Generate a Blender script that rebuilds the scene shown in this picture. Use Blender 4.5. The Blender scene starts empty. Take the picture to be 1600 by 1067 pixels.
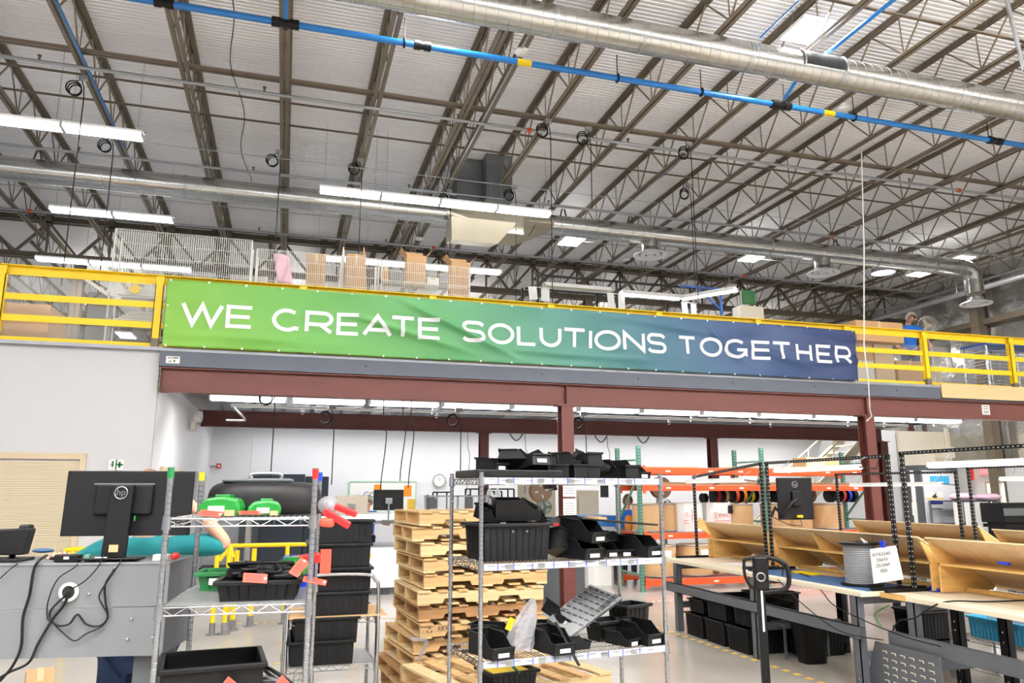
import bpy, bmesh, math, random
from mathutils import Vector, Matrix, noise
random.seed(7)
S=bpy.context.scene; C=S.collection
R=math.radians; PI=math.pi
# ---------------- camera ----------------
F=1183.0; HC=1.85
YAW,PITCH=R(16.55),R(11.19)
_cy,_sy,_cp,_sp=math.cos(YAW),math.sin(YAW),math.cos(PITCH),math.sin(PITCH)
CW=Vector((_sy*_cp,_cy*_cp,_sp)); CR=Vector((_cy,-_sy,0)); CU=CR.cross(CW)
cd=bpy.data.cameras.new('camera'); cam=bpy.data.objects.new('camera',cd); C.objects.link(cam)
cam.location=(0,0,HC); cd.sensor_width=36; cd.lens=F*36/1600; cd.clip_end=200; cd.clip_start=.05
cam.rotation_euler=Matrix((CR,CU,-CW)).transposed().to_euler()
S.camera=cam
def P(px,py,X=None,Y=None,Z=None):
    """point of the place seen at a pixel of the photograph, on the plane X=, Y= or Z="""
    d=CR*((px-800)/F)+CU*((533.5-py)/F)+CW
    t=Y/d.y if Y is not None else X/d.x if X is not None else (Z-HC)/d.z
    return Vector((0,0,HC))+d*t
# ---------------- world and exposure ----------------
w=bpy.data.worlds.new('world'); S.world=w; w.use_nodes=True
w.node_tree.nodes['Background'].inputs[0].default_value=(.93,.96,1,1)
w.node_tree.nodes['Background'].inputs[1].default_value=0.5
S.view_settings.view_transform='Standard'; S.view_settings.look='None'
S.view_settings.exposure=0.0; S.view_settings.gamma=1; S.view_settings.use_curve_mapping=False
# ---------------- materials ----------------
M={}
def srgb(c):
    return tuple(((x/255)/12.92 if x/255<=.04045 else ((x/255+.055)/1.055)**2.4) for x in c)+(1,)
def mat(n,c,rough=.55,metal=0,var=.0,scale=6,bump=0,emit=0,alpha=1,trans=0,stretch=None,c2=None,spec=None,bscale=None):
    m=bpy.data.materials.new(n); m.use_nodes=True; nt=m.node_tree; b=nt.nodes['Principled BSDF']
    col=srgb(c); b.inputs['Base Color'].default_value=col
    b.inputs['Roughness'].default_value=rough; b.inputs['Metallic'].default_value=metal
    if spec is not None: b.inputs['Specular IOR Level'].default_value=spec
    if var or bump or c2:
        tc=nt.nodes.new('ShaderNodeTexCoord'); mp=nt.nodes.new('ShaderNodeMapping'); nt.links.new(tc.outputs['Object'],mp.inputs[0])
        if stretch: mp.inputs['Scale'].default_value=stretch
        nz=nt.nodes.new('ShaderNodeTexNoise'); nz.inputs['Scale'].default_value=scale; nz.inputs['Detail'].default_value=5
        nt.links.new(mp.outputs[0],nz.inputs['Vector'])
        rp=nt.nodes.new('ShaderNodeValToRGB'); rp.color_ramp.elements[0].position=.3; rp.color_ramp.elements[1].position=.7
        a=srgb(c2) if c2 else tuple(x*(1-var) for x in col[:3])+(1,)
        rp.color_ramp.elements[0].color=a; rp.color_ramp.elements[1].color=col if c2 else tuple(min(1,x*(1+var)) for x in col[:3])+(1,)
        nt.links.new(nz.outputs['Fac'],rp.inputs[0])
        if var or c2: nt.links.new(rp.outputs[0],b.inputs['Base Color'])
        if bump:
            bp=nt.nodes.new('ShaderNodeBump'); bp.inputs['Strength'].default_value=bump; bp.inputs['Distance'].default_value=.02
            s2=nz
            if bscale:
                s2=nt.nodes.new('ShaderNodeTexNoise'); s2.inputs['Scale'].default_value=bscale; nt.links.new(mp.outputs[0],s2.inputs['Vector'])
            nt.links.new(s2.outputs['Fac'],bp.inputs['Height']); nt.links.new(bp.outputs[0],b.inputs['Normal'])
    if emit:
        b.inputs['Emission Color'].default_value=(.95,.98,1,1) if emit>0 else col; b.inputs['Emission Strength'].default_value=abs(emit)
    if alpha<1: b.inputs['Alpha'].default_value=alpha
    if trans: b.inputs['Transmission Weight'].default_value=trans
    M[n]=m; return m
mat('white_wall',(232,233,236),.45,var=.015,scale=1.2)
mat('wall_front',(203,204,207),.6,var=.012,scale=.8)
mat('beige_wall',(205,200,185),.6,var=.03)
mat('deck',(228,227,227),.45,.12,var=.05,scale=.5,stretch=(.3,3,1))
mat('mezz_deck',(150,152,158),.4,.5,var=.1)
mat('joist',(116,104,88),.5,.0,var=.13,scale=2)
mat('joist_dark',(108,98,82),.55,0,var=.15,scale=2)
mat('galv',(176,178,178),.3,.85,var=.14,scale=3,stretch=(1,5,5))
mat('galv_flat',(168,170,172),.42,.6,var=.08)
mat('duct',(190,190,186),.24,.92,var=.10,scale=2.2,stretch=(1,7,7),bump=.06)
mat('duct_warm',(196,188,166),.3,.8,var=.08,scale=2)
mat('grille_dark',(38,38,38),.6)
mat('grey_box',(108,112,114),.5,.3,var=.06)
mat('blue_pipe',(28,120,200),.3,.1,spec=.6)
mat('black',(14,14,15),.5,spec=.3); mat('black_plastic',(13,13,15),.42,spec=.3,var=.15,scale=8)
mat('bin_black',(11,12,14),.5,spec=.3,var=.1,scale=10); mat('monitor_black',(13,13,16),.55,spec=.25); mat('rubber',(14,14,14),.7,spec=.3)
mat('red_steel',(103,54,47),.5,.0,var=.10,scale=1.5,stretch=(.5,3,6))
mat('blue_grey',(84,90,103),.5,.0,var=.06,scale=2)
mat('yellow',(246,208,14),.45,var=.03); mat('yellow_dark',(214,160,14),.5)
mat('plywood',(226,196,146),.55,var=.07,scale=3,stretch=(1,1,14)); 
mat('ply_h',(222,196,156),.5,var=.10,scale=2.2,stretch=(1,9,9)); mat('ply_pine',(224,180,108),.5,var=.14,scale=2.5,stretch=(1,8,8))
mat('pallet',(196,160,110),.75,var=.2,scale=2.2,stretch=(1,12,12)); mat('pallet_dark',(160,120,80),.8,var=.25,scale=2.2,stretch=(1,12,12))
mat('pallet_light',(216,188,140),.7,var=.12,scale=2.2,stretch=(1,12,12))
mat('white_paint',(236,236,234),.4); mat('white_pipe',(232,234,236),.35); mat('paper',(240,240,238),.7); mat('hole_grey',(190,190,190),.7); mat('label_holder',(180,183,192),.5); mat('pink',(240,200,216),.5)
mat('chrome',(200,202,206),.16,1,var=.04); mat('chrome_dull',(170,172,176),.3,.9,var=.1,scale=12)
mat('wire_white',(238,238,234),.4); mat('zinc',(160,164,170),.35,.8)
mat('bench_grey',(112,118,128),.42,.15,var=.04,scale=2); mat('bench_frame',(92,96,102),.45,.2,var=.05); mat('bench_panel',(124,127,131),.4,.25,var=.03,scale=1)
mat('worktop',(232,220,196),.5,var=.04,scale=2); mat('mat_blue',(60,96,140),.6,var=.06)
mat('floor',(196,190,182),.2,0,c2=(170,163,155),scale=.7,bump=.02,spec=.5)
mat('cardboard',(206,166,122),.75,var=.06,scale=2); mat('cardboard_light',(224,200,164),.75,var=.05); mat('drum_board',(202,164,118),.6,var=.05)
mat('insulation',(206,204,200),.2,.85,var=.15,scale=1.6,bump=1.6,bscale=2.6); mat('pale_green',(178,222,190),.6)
mat('orange',(226,82,30),.5,var=.05); mat('green_post',(92,140,122),.5,var=.06)
mat('cabinet_dark',(62,72,84),.45,.2,var=.04); mat('cabinet_mid',(84,88,92),.45,.2)
mat('red_plastic',(214,36,40),.35); mat('green_plastic',(28,124,46),.3); mat('green_tote',(24,112,56),.4,var=.06); mat('blue_plastic',(26,60,200),.35); mat('tag_red',(238,84,64),.6); mat('bin_blue',(70,180,226),.4)
mat('teal_cloth',(18,124,130),.8,var=.1,bump=.3); mat('blue_cloth',(30,110,210),.8,var=.1); mat('denim',(38,58,96),.85,var=.15,scale=20); mat('orange_cloth',(244,150,40),.8); mat('skin',(222,168,142),.5,var=.04); mat('hair_brown',(120,84,58),.8,var=.2,scale=30); mat('hair_grey',(176,168,158),.85,var=.2,scale=30)
mat('dark_cloth',(40,46,70),.8); mat('green_board',(52,110,62),.7); mat('blue_steel',(40,84,160),.4,.2); mat('cream_steel',(230,222,200),.5); mat('machine_white',(226,228,232),.35); mat('machine_blue',(64,130,200),.4); mat('brown_disc',(150,120,94),.6,var=.06)
mat('silver_bag',(182,182,188),.22,.1,alpha=.5,bump=.8,scale=30); mat('clear_film',(225,225,225),.15,0,alpha=.10); mat('monitor_beige',(168,158,142),.5); mat('wire_grey',(150,152,156),.5)
mat('tape_yellow',(236,190,70),.7); mat('blind',(238,226,196),.6); mat('sill',(208,190,160),.6); mat('door_grey',(196,198,200),.5); mat('beige_box',(222,214,196),.55)
mat('tube_light',(255,255,255),.4,emit=9); mat('panel_light',(255,255,255),.4,emit=11); mat('work_light',(255,255,255),.4,emit=1.1); mat('daylight',(255,255,255),.5,emit=3.2); mat('lamp_off',(236,232,214),.4); mat('screen_glow',(250,250,255),.4,emit=1.3)
mat('letter_white',(240,240,244),.6); mat('ink',(50,50,56),.7); mat('ink_blue',(40,60,150),.7); mat('ink_red',(220,50,60),.7); mat('black_hole',(22,22,24),.8); mat('exit_red',(240,70,60),.5,emit=.3)
# ---------------- mesh helpers ----------------
class MB:
    def __init__(s): s.v=[]; s.f=[]; s.mi=[]; s.mats=[]; s.cur=0; s.smooth=[]; s.sm=False
    def m(s,name):
        if name not in s.mats: s.mats.append(name)
        s.cur=s.mats.index(name); return s
    def add(s,vs,fs):
        o=len(s.v); s.v+= [tuple(v) for v in vs]
        for f in fs: s.f.append([o+i for i in f]); s.mi.append(s.cur); s.smooth.append(s.sm)
        return s
    def box(s,c,d,rz=0,rx=0,ry=0,mtx=None):
        h=[x/2 for x in d]; R3=(Matrix.Rotation(rz,3,'Z')@Matrix.Rotation(ry,3,'Y')@Matrix.Rotation(rx,3,'X')) if mtx is None else mtx
        vs=[Vector(c)+R3@Vector((x*h[0],y*h[1],z*h[2])) for x in(-1,1) for y in(-1,1) for z in(-1,1)]
        return s.add(vs,[(0,1,3,2),(4,6,7,5),(0,4,5,1),(2,3,7,6),(0,2,6,4),(1,5,7,3)])
    def b2(s,a,b): # box by two corners
        return s.box([(a[i]+b[i])/2 for i in range(3)],[abs(b[i]-a[i]) for i in range(3)])
    def fr(s,a,b,up=(0,0,1)):
        a=Vector(a);b=Vector(b);d=(b-a).normalized();u=Vector(up)
        if abs(d.dot(u))>.98:u=Vector((1,0,0)) if abs(d.x)<.9 else Vector((0,1,0))
        r=d.cross(u).normalized();return a,b,d,r,r.cross(d)
    def bar(s,a,b,w,h=None,up=(0,0,1)):
        h=h or w;a,b,d,r,u=s.fr(a,b,up)
        vs=[p+r*(x*w/2)+u*(y*h/2) for p in(a,b) for x,y in((-1,-1),(1,-1),(1,1),(-1,1))]
        return s.add(vs,[(3,2,1,0),(4,5,6,7),(0,1,5,4),(1,2,6,5),(2,3,7,6),(3,0,4,7)])
    def cyl(s,a,b,r,r2=None,n=12,cap=True):
        r2=r if r2 is None else r2;a,b,d,x,y=s.fr(a,b);o=s.sm
        vs=[p+(x*math.cos(2*PI*i/n)+y*math.sin(2*PI*i/n))*q for p,q in((a,r),(b,r2)) for i in range(n)]
        s.sm=True;s.add(vs,[(i,(i+1)%n,n+(i+1)%n,n+i) for i in range(n)]);s.sm=o
        if cap: s.add(vs,[tuple(range(n-1,-1,-1)),tuple(range(n,2*n))])
        return s
    def tube(s,pts,r,n=6,closed=False):
        pts=[Vector(p) for p in pts];k=len(pts);vs=[];o=s.sm;u=None
        for i,p in enumerate(pts):
            d=(pts[(i+1)%k]-pts[i-1]) if closed or 0<i<k-1 else (pts[1]-pts[0] if i==0 else pts[-1]-pts[-2])
            d.normalize() 
            if u is None:
                u=Vector((0,0,1)) if abs(d.z)<.9 else Vector((1,0,0))
            x=d.cross(u); x=x.normalized() if x.length>1e-5 else d.orthogonal().normalized(); u=x.cross(d)
            q=r[i] if isinstance(r,(list,tuple)) else r
            vs+=[p+(x*math.cos(2*PI*j/n)+u*math.sin(2*PI*j/n))*q for j in range(n)]
        fs=[(i*n+j,i*n+(j+1)%n,((i+1)%k)*n+(j+1)%n,((i+1)%k)*n+j) for i in range(k if closed else k-1) for j in range(n)]
        s.sm=True;s.add(vs,fs);s.sm=o
        if not closed: s.add(vs[:n],[tuple(range(n-1,-1,-1))]);s.add(vs[-n:],[tuple(range(n))])
        return s
    def torus(s,c,Rr,r,n=20,m=6,nrm=(0,0,1),arc=1):
        nrm=Vector(nrm).normalized();x=nrm.orthogonal().normalized();y=nrm.cross(x);k=int(n*arc)
        return s.tube([Vector(c)+(x*math.cos(2*PI*i/n)+y*math.sin(2*PI*i/n))*Rr for i in range(k if arc==1 else k+1)],r,m,arc==1)
    def lathe(s,c,prof,n=24,axis=(0,0,1)):
        a=Vector(axis).normalized();x=a.orthogonal().normalized();y=a.cross(x);c=Vector(c);k=len(prof);o=s.sm
        vs=[c+a*z+(x*math.cos(2*PI*i/n)+y*math.sin(2*PI*i/n))*r for r,z in prof for i in range(n)]
        s.sm=True;s.add(vs,[(j*n+i,j*n+(i+1)%n,(j+1)*n+(i+1)%n,(j+1)*n+i) for j in range(k-1) for i in range(n)]);s.sm=o
        return s
    def prism(s,poly,a,b): # polygon in local 2D carried by functions a,b ->3D
        n=len(poly);vs=[a(*p) for p in poly]+[b(*p) for p in poly]
        return s.add(vs,[tuple(range(n-1,-1,-1)),tuple(range(n,2*n))]+[(i,(i+1)%n,n+(i+1)%n,n+i) for i in range(n)])
    def quad(s,*p): return s.add(p,[tuple(range(len(p)))])
    def sphere(s,c,r,n=12,m=8):
        r=r if isinstance(r,(list,tuple)) else (r,r,r);vs=[];o=s.sm
        for j in range(m+1):
            t=PI*j/m
            for i in range(n): vs.append((c[0]+r[0]*math.sin(t)*math.cos(2*PI*i/n),c[1]+r[1]*math.sin(t)*math.sin(2*PI*i/n),c[2]+r[2]*math.cos(t)))
        s.sm=True;s.add(vs,[(j*n+i,(j+1)*n+i,(j+1)*n+(i+1)%n,j*n+(i+1)%n) for j in range(m) for i in range(n)]);s.sm=o;return s
    def build(s,name,mt=None,parent=None,bevel=0,loc=None,rz=0,fix=True):
        me=bpy.data.meshes.new(name); me.from_pydata(s.v,[],s.f)
        for n in (s.mats or [mt]): me.materials.append(M[n])
        if s.mats: me.polygons.foreach_set('material_index',s.mi)
        me.polygons.foreach_set('use_smooth',s.smooth)
        if fix:
            bm=bmesh.new();bm.from_mesh(me);bmesh.ops.recalc_face_normals(bm,faces=bm.faces);bm.to_mesh(me);bm.free()
        me.update(); o=bpy.data.objects.new(name,me); C.objects.link(o)
        if loc: o.location=loc
        if rz: o.rotation_euler.z=rz
        if parent: o.parent=parent
        if bevel:
            b=o.modifiers.new('bevel','BEVEL');b.width=bevel;b.segments=2;b.limit_method='ANGLE'
        return o
def tag(o,label,cat,group=None,kind=None):
    if label:o['label']=label
    if cat:o['category']=cat
    if group:o['group']=group
    if kind:o['kind']=kind
    return o
def thing(name,label,cat,loc=(0,0,0),rz=0,group=None):
    o=bpy.data.objects.new(name,None); C.objects.link(o); o.empty_display_size=.1; o.location=loc; o.rotation_euler=(0,0,rz)
    return tag(o,label,cat,group)
def struct(o): o['kind']='structure'; return o
KIDS={}
def copy_tree(o,parent=None):
    c=o.copy(); C.objects.link(c); c.parent=parent
    for ch in o.children: copy_tree(ch,c)
    return c
def dup(o,loc,rz=None,label=None,group=None):
    c=copy_tree(o); c.location=loc
    if rz is not None: c.rotation_euler=(0,0,rz)
    if label: c['label']=label
    if group: c['group']=group
    return c
ORD=['first','second','third','fourth','fifth','sixth','seventh','eighth','ninth','tenth','eleventh','twelfth','thirteenth','fourteenth','fifteenth','sixteenth','seventeenth','eighteenth','nineteenth','twentieth']
def text(parent,s,c,size,xd,up,mt='ink',wide=1,off=.002,name='lettering',align='CENTER'):
    """a line of lettering centred on c: xd reading direction, up"""
    cu=bpy.data.curves.new(name,'FONT'); cu.body=s; cu.size=size; cu.align_x=align; cu.align_y='CENTER'; cu.resolution_u=2; cu.extrude=.0005
    t=bpy.data.objects.new('t',cu); C.objects.link(t); dg=bpy.context.evaluated_depsgraph_get(); dg.update()
    me=bpy.data.meshes.new_from_object(t.evaluated_get(dg)); bpy.data.objects.remove(t)
    x=Vector(xd).normalized(); u=Vector(up).normalized(); n=x.cross(u)
    c=Vector(c)
    for v in me.vertices: v.co=c+x*v.co.x*wide+u*v.co.y+n*(off+v.co.z)
    me.materials.clear(); me.materials.append(M[mt])
    o=bpy.data.objects.new(name,me); C.objects.link(o); o.parent=parent
    return o
# =================== ROOM LIGHT: high-bay lamps in view, plus unseen rows added for brightness ===================
def area(name,loc,sx,sy,e,parent=None,rot=None,col=(1,.985,.96)):
    l=bpy.data.lights.new(name,'AREA'); l.shape='RECTANGLE'; l.size=sx; l.size_y=sy; l.energy=e; l.color=col
    o=bpy.data.objects.new(name,l); C.objects.link(o); o.location=loc
    if rot: o.rotation_euler=rot
    if parent: o.parent=parent
    return o
JZ=8.45; JT=9.18   # joist bottom chord, underside of roof deck
JX=[6.6*(-.052+.232*k) for k in range(-6,15)]
def high_bay(x,y,z,label,group='high bay ceiling lamps',e=170,up=.04,ly=1.18):
    t=thing('high_bay_lamp',label,'ceiling lamp',(x,y,z),0,group)
    b=MB(); b.box((0,0,.05),(.58,ly,.05)); b.build('housing','white_paint',t)
    b=MB(); [b.box((dx,0,.015),(.075,ly-.08,.02)) for dx in (-.22,-.11,0,.11,.22)]; b.build('light_strip','panel_light',t)
    b=MB(); [b.cyl((s,0,.07),(s,0,JT-z),.004,n=4) for s in(-.25,.25)]; b.build('hanger','zinc',t)
    area('lamp_glow',(0,0,-.01),.55,1.1,e,t); area('roof_fill_light',(0,0,.09),.55,1.1,e*up,t,(PI,0,0))  # second, upward area light is added to brighten the roof deck
    return t
vis=[((1262,52),8.75,'brightest high bay lamp, seen just above the large near duct'),((692,12),8.6,'high bay lamp at top centre, left end of the large near duct'),((896,376),8.3,'high bay lamp behind the hung duct plenum, above the banner'),((1180,402),8.3,'high bay lamp under the far duct, left of the second round diffuser'),((1380,427),8.3,'low-seen high bay lamp below the far duct end, near the light sensor'),((1446,426),8.3,'high bay lamp right below the far duct, left of its elbow'),((1492,409),8.4,'high bay lamp just above the elbow of the far duct')]
for (q,z,lb) in vis:
    p=P(q[0],q[1],Z=z)
    if q==(1380,427):
        t=thing('round_high_bay_lamp','round bell-shaped high bay lamp hanging under the far duct','ceiling lamp',p)
        MB().lathe((0,0,0),[(.05,.42),(.1,.4),(.28,.25),(.36,0),(.34,0)],20).build('reflector','galv_flat',t)
        MB().lathe((0,0,0),[(0,.02),(.33,.02)],20).build('lens','panel_light',t); MB().cyl((0,0,.4),(0,0,JT-p.z),.012,n=6).build('hanger','zinc',t); continue
    high_bay(p.x,p.y,p.z,lb,e=150,ly=.62 if q[1]<100 else 1.0,up=0.001 if q[1]<100 else .04)
n=0
for x in (-7,-1,5,11,17):
    for y in (-6,0,):
        n+=1; high_bay(x,y,7.4,'added unseen high bay lamp over the near floor, %s row, %s from left'%('rear' if y<0 else 'front',ORD[(n-1)//2]),'added unseen high bay rows',e=340,up=5.4 if x<8 else 7.4)  # out-of-view rows, added to light the near hall and its roof
for i,x in enumerate((-6,0,6,12,18)):
    for y in (26.5,31): high_bay(x,y,7.6,'added hidden high bay lamp of the far bay, %s row, %s from left'%('nearer' if y<30 else 'farther',ORD[i]),'added far bay high bay rows',e=80,up=.5)  # lamps hidden behind the banner, added to brighten the dark far bay
# =================== SETTING ===================
b=MB(); b.b2((-12,-8,-.2),(24,36,0)); struct(b.build('floor','floor'))
b=MB(); pitch=.092; y=-8; prof=[]
while y<36:
    prof+=[(y,0),(y+.038,0),(y+.048,.024),(y+.082,.024)]; y+=pitch
vs=[(x,py,JT+pz) for x in (-12,24) for py,pz in prof]; k=len(prof)
b.add(vs,[(i,i+1,k+i+1,k+i) for i in range(k-1)]); b.b2((-12,-8,JT+.06),(24,36,JT+.2)); struct(b.build('ceiling','deck',fix=False))
DZ=3.84
b=MB(); b.b2((-12,11.5,0),(-1.76,11.62,3.82)); w1=struct(b.build('wall_front_left','wall_front'))
b=MB(); b.b2((-1.88,11.62,0),(-1.76,20.3,3.5)); struct(b.build('wall_left','white_wall'))
b=MB(); b.b2((-1.76,20.3,0),(19.2,20.45,3.80)); struct(b.build('wall_back','white_wall'))
b=MB(); b.b2((19.2,20.9,0),(22,21.0,3.8)); b.b2((19.2,20.3,0),(19.3,20.9,3.8)); struct(b.build('wall_back_right','beige_wall'))
b=MB()
for i in range(18):
    y0=4+i*1.83
    # quilted foil between girts: bulged panels
    for (z0,z1) in ((2.6,5.2),(5.2,7.3),(7.3,9.2)):
        n1=6; vs=[];
        for a in range(n1+1):
            for c in range(n1+1):
                u=a/n1; v=c/n1; vs.append((22-.10*math.sin(PI*u)**.6*math.sin(PI*v)**.6-.025*noise.noise(Vector((u*3+i,v*3,z0))),y0+1.83*u,z0+(z1-z0)*v))
        b.sm=True; b.add(vs,[(a*(n1+1)+c,(a+1)*(n1+1)+c,(a+1)*(n1+1)+c+1,a*(n1+1)+c+1) for a in range(n1) for c in range(n1)]); b.sm=False
b.b2((22.06,-8,0),(22.2,36,9.2)); struct(b.build('wall_right','insulation'))
b=MB(); b.b2((21.9,4,0),(22.0,36,2.6)); struct(b.build('wall_right_lower','white_wall'))
b=MB()
for i in range(20):
    for z0,z1 in ((0,4.5),(4.5,9.2)):
        n1=4; x0=-12+i*1.83; vs=[(x0+1.83*a/n1,35.9-.09*math.sin(PI*a/n1)**.6*math.sin(PI*c/n1)**.6,z0+(z1-z0)*c/n1) for a in range(n1+1) for c in range(n1+1)]
        b.sm=True; b.add(vs,[(a*(n1+1)+c,(a+1)*(n1+1)+c,(a+1)*(n1+1)+c+1,a*(n1+1)+c+1) for a in range(n1) for c in range(n1)]); b.sm=False
b.b2((-12,35.95,0),(24,36.1,9.2)); struct(b.build('wall_far','insulation'))
# mezzanine deck (upper floor) with its joists
b=MB(); b.b2((-12,11.42,DZ-.05),(16.4,20.3,DZ)); b.b2((16.4,11.42,DZ-.05),(21.5,14.5,DZ)); struct(b.build('floor_mezzanine','mezz_deck'))
# grooved front wall cap
b=MB(); b.b2((-12,11.46,3.80),(-1.78,11.5,3.83)); struct(b.build('trim_1','white_paint'))
b=MB(); b.b2((-1.755,20.27,0),(19,20.3,.1)); struct(b.build('baseboard_back','grey_box'))
b=MB(); b.b2((-1.76,11.62,0),(-1.745,20.2,.1)); struct(b.build('baseboard_left','grey_box'))
# floor marking tape
def tape(a,c,n,label,w=.05,mt='tape_yellow',gap=.5):
    a=Vector(a);c=Vector(c);b=MB();d=(c-a)/n
    sd=Vector((-d.y,d.x,0)).normalized()*w/2; k=2*n; vs=[]
    for i in range(k+1): q=a+d*(i/2)+Vector((0,0,.003)); vs+=[q-sd,q+sd]
    b.m('floor'); b.m(mt); b.add(vs,[(2*i,2*i+1,2*i+3,2*i+2) for i in range(k)]); b.mi=[1 if i%2==0 else 0 for i in range(k)]
    tag(b.build('floor_tape'),label,'floor tape')
g=[P(995,970,Z=0),P(1280,1067,Z=0),P(1013,945,Z=0),P(1240,925,Z=0)]
tape(g[0],P(1300,1072,Z=0),22,'dashed yellow tape on the floor along the right workbench',.07)
tape(P(960,945,Z=0),P(1300,918,Z=0),40,'dashed pale tape on the floor in front of the pallet rack',.05,'paper')
tape(P(330,976,Z=0),P(640,965,Z=0),24,'dashed yellow floor tape behind the cart of black totes')
tape(P(300,1045,Z=0),P(480,1034,Z=0),10,'dashed yellow floor tape beneath the left wire shelf')
# window with blinds in the left front wall
b=MB(); x0,x1,z0,z1=-6,-2.62,.95,2.27; y=11.46
for a,c in (((x0,y,z1),(x1+.07,11.5,z1+.08)),((x1,y,z0),(x1+.07,11.5,z1)),((x0,y,z0-.07),(x1+.07,11.5,z0)),((-4.6,y,z0),(-4.53,11.5,z1))): b.b2(a,c)
wn=struct(b.build('window_1','sill'))
b=MB(); z=z0+.02
while z<z1-.02: b.box(((x0+x1)/2,11.485,z),(x1-x0,.004,.028),rx=.5); z+=.03
for x in (-2.8,-3.4,-4.2): b.box((x,11.475,(z0+z1)/2),(.006,.004,z1-z0))
b.build('window_blind','blind',wn)
# doors in the left wall
for i,(ya,yb,zt) in enumerate(((12.4,13.3,2.15),(14.2,15.2,2.15),(17.2,18.9,2.2))):
    b=MB(); b.b2((-1.77,ya,0),(-1.73,yb,zt)); d=struct(b.build('door_%d'%(i+1),'door_grey' if i==2 else 'sill'))
    b=MB(); b.b2((-1.77,ya-.06,0),(-1.71,ya,zt+.06)); b.b2((-1.77,yb,0),(-1.71,yb+.06,zt+.06)); b.b2((-1.77,ya,zt),(-1.71,yb,zt+.06)); b.build('door_frame','sill' if i<2 else 'door_grey',d)
    b=MB(); b.cyl((-1.73,yb-.1,1),(-1.68,yb-.1,1),.02); b.tube([(-1.68,yb-.1,1),(-1.68,yb-.22,1)],.01); b.build('door_handle','chrome_dull',d)
# =================== ROOF STEEL ===================
def joist(xs_len=(-8,22.2)):
    y0,y1=xs_len; t=thing('roof_joist','','roof joist',(0,0,0))
    b=MB()
    for s in(-1,1): b.b2((s*.012,y0,JZ),(s*.078,y1,JZ+.007)); b.b2((s*.012,y0,JZ),(s*.019,y1,JZ+.05))
    b.build('bottom_chord','joist',t)
    b=MB()
    for s in(-1,1): b.b2((s*.012,y0-.4,JT-.007),(s*.085,y1+.2,JT)); b.b2((s*.012,y0-.4,JT-.06),(s*.019,y1+.2,JT))
    b.build('top_chord','joist',t)
    b=MB(); y=y0; p=1.22
    while y<y1-.3:
        b.bar((0,y,JT-.03),(0,y+p/2,JZ+.03),.022); b.bar((0,y+p/2,JZ+.03),(0,y+p,JT-.03),.022)
        b.bar((0,y+p/2,JZ+.03),(0,y+p/2+.02,JT-.03),.016)
        y+=p
    b.build('web','joist',t)
    return t
def place(proto,first,x,lb,grp):
    o=proto if first else copy_tree(proto)
    o.location.x=x; tag(o,lb,'roof joist',grp); return o
jp=joist(); 
near_x=sorted(JX+[3.12])
for i,x in enumerate(near_x):
    place(jp,i==0,x,'brown open-web roof joist of the near bay, %s from the left'%ORD[i] if i<20 else 'brown open-web roof joist of the near bay, the rightmost',"near bay roof joists")
jf=None
for i,x in enumerate(JX):
    if jf is None: jf=joist((22.4,35.6)); o=jf
    else: o=copy_tree(jf)
    o.location.x=x-.4; tag(o,'roof joist of the far bay beyond the girder, %s from the left'%ORD[i] if i<20 else 'roof joist of the far bay beyond the girder, the rightmost','roof joist','far bay roof joists')
# joist girder
def girder(Y,label,zt=JT-.18,zb=7.98,x0=-10,x1=22):
    t=thing('roof_girder',label,'roof girder',(0,Y,0))
    for nm,z in (('top_chord',zt),('bottom_chord',zb)):
        b=MB()
        for s in(-1,1): b.b2((x0,s*.02,z-.0),(x1,s*.13,z+.012)); b.b2((x0,s*.02,z),(x1,s*.032,z+.17))
        b.build(nm,'joist_dark',t)
    b=MB()
    x=JX[0]-1.53
    while x<x1-1.6:
        b.bar((x,0,zt),(x+.76,0,zb+.1),.09,.06); b.bar((x+.76,0,zb+.1),(x+1.53,0,zt),.09,.06); b.bar((x+1.53,0,zt),(x+1.53,0,zb+.05),.05)
        x+=1.531
    b.build('web','joist_dark',t)
    for x in JX: MB().box((x,0,zt+.1),(.16,.3,.2)).build('joist_seat','joist_dark',t)
    return t
girder(22.3,'deep dark roof girder crossing the hall behind the mezzanine')
girder(34.9,'farthest roof girder, close to the far insulated wall')
def column(name,x,y,z1,label,cat='column',mt='joist',w=.25):
    b=MB(); b.box((x,y,z1/2),(w,.012,z1)); 
    b=MB(); b.b2((x-.006,y-w/2,0),(x+.006,y+w/2,z1)); b.b2((x-w/2,y-w/2,0),(x+w/2,y-w/2+.014,z1)); b.b2((x-w/2,y+w/2-.014,0),(x+w/2,y+w/2,z1))
    return tag(b.build(name,mt),label,cat,)
for x,l in ((7.0,'tan steel roof column rising from the mezzanine behind the hanging lamps'),(-5.6,'tan steel roof column at the far left above the office')):
    c=P(918,450,Y=22.3) if x==7.0 else None
    column('roof_column',c.x if c else x,22.3,8.0,l)
for y,l in ((12.6,'tan steel wall column at the right edge of the frame'),(19.0,'tan steel wall column against the foil insulation, right of the round diffuser'),(25.4,'tan steel wall column farthest along the foil insulated wall')):
    b=MB(); b.b2((21.55,y-.13,0),(21.9,y-.12,9)); b.b2((21.55,y+.12,0),(21.9,y+.13,9)); b.b2((21.54,y-.16,0),(21.56,y+.16,9)); tag(b.build('wall_column','joist'),l,'column')
for z,l in ((5.2,'lower tan girt running along the foil insulated wall'),(7.3,'upper tan girt running along the foil insulated wall')):
    b=MB(); b.b2((21.75,4,z-.1),(21.98,35.8,z-.085)); b.b2((21.75,4,z-.1),(21.765,35.8,z+.1)); tag(b.build('wall_girt','joist'),l,'wall girt')
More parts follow.
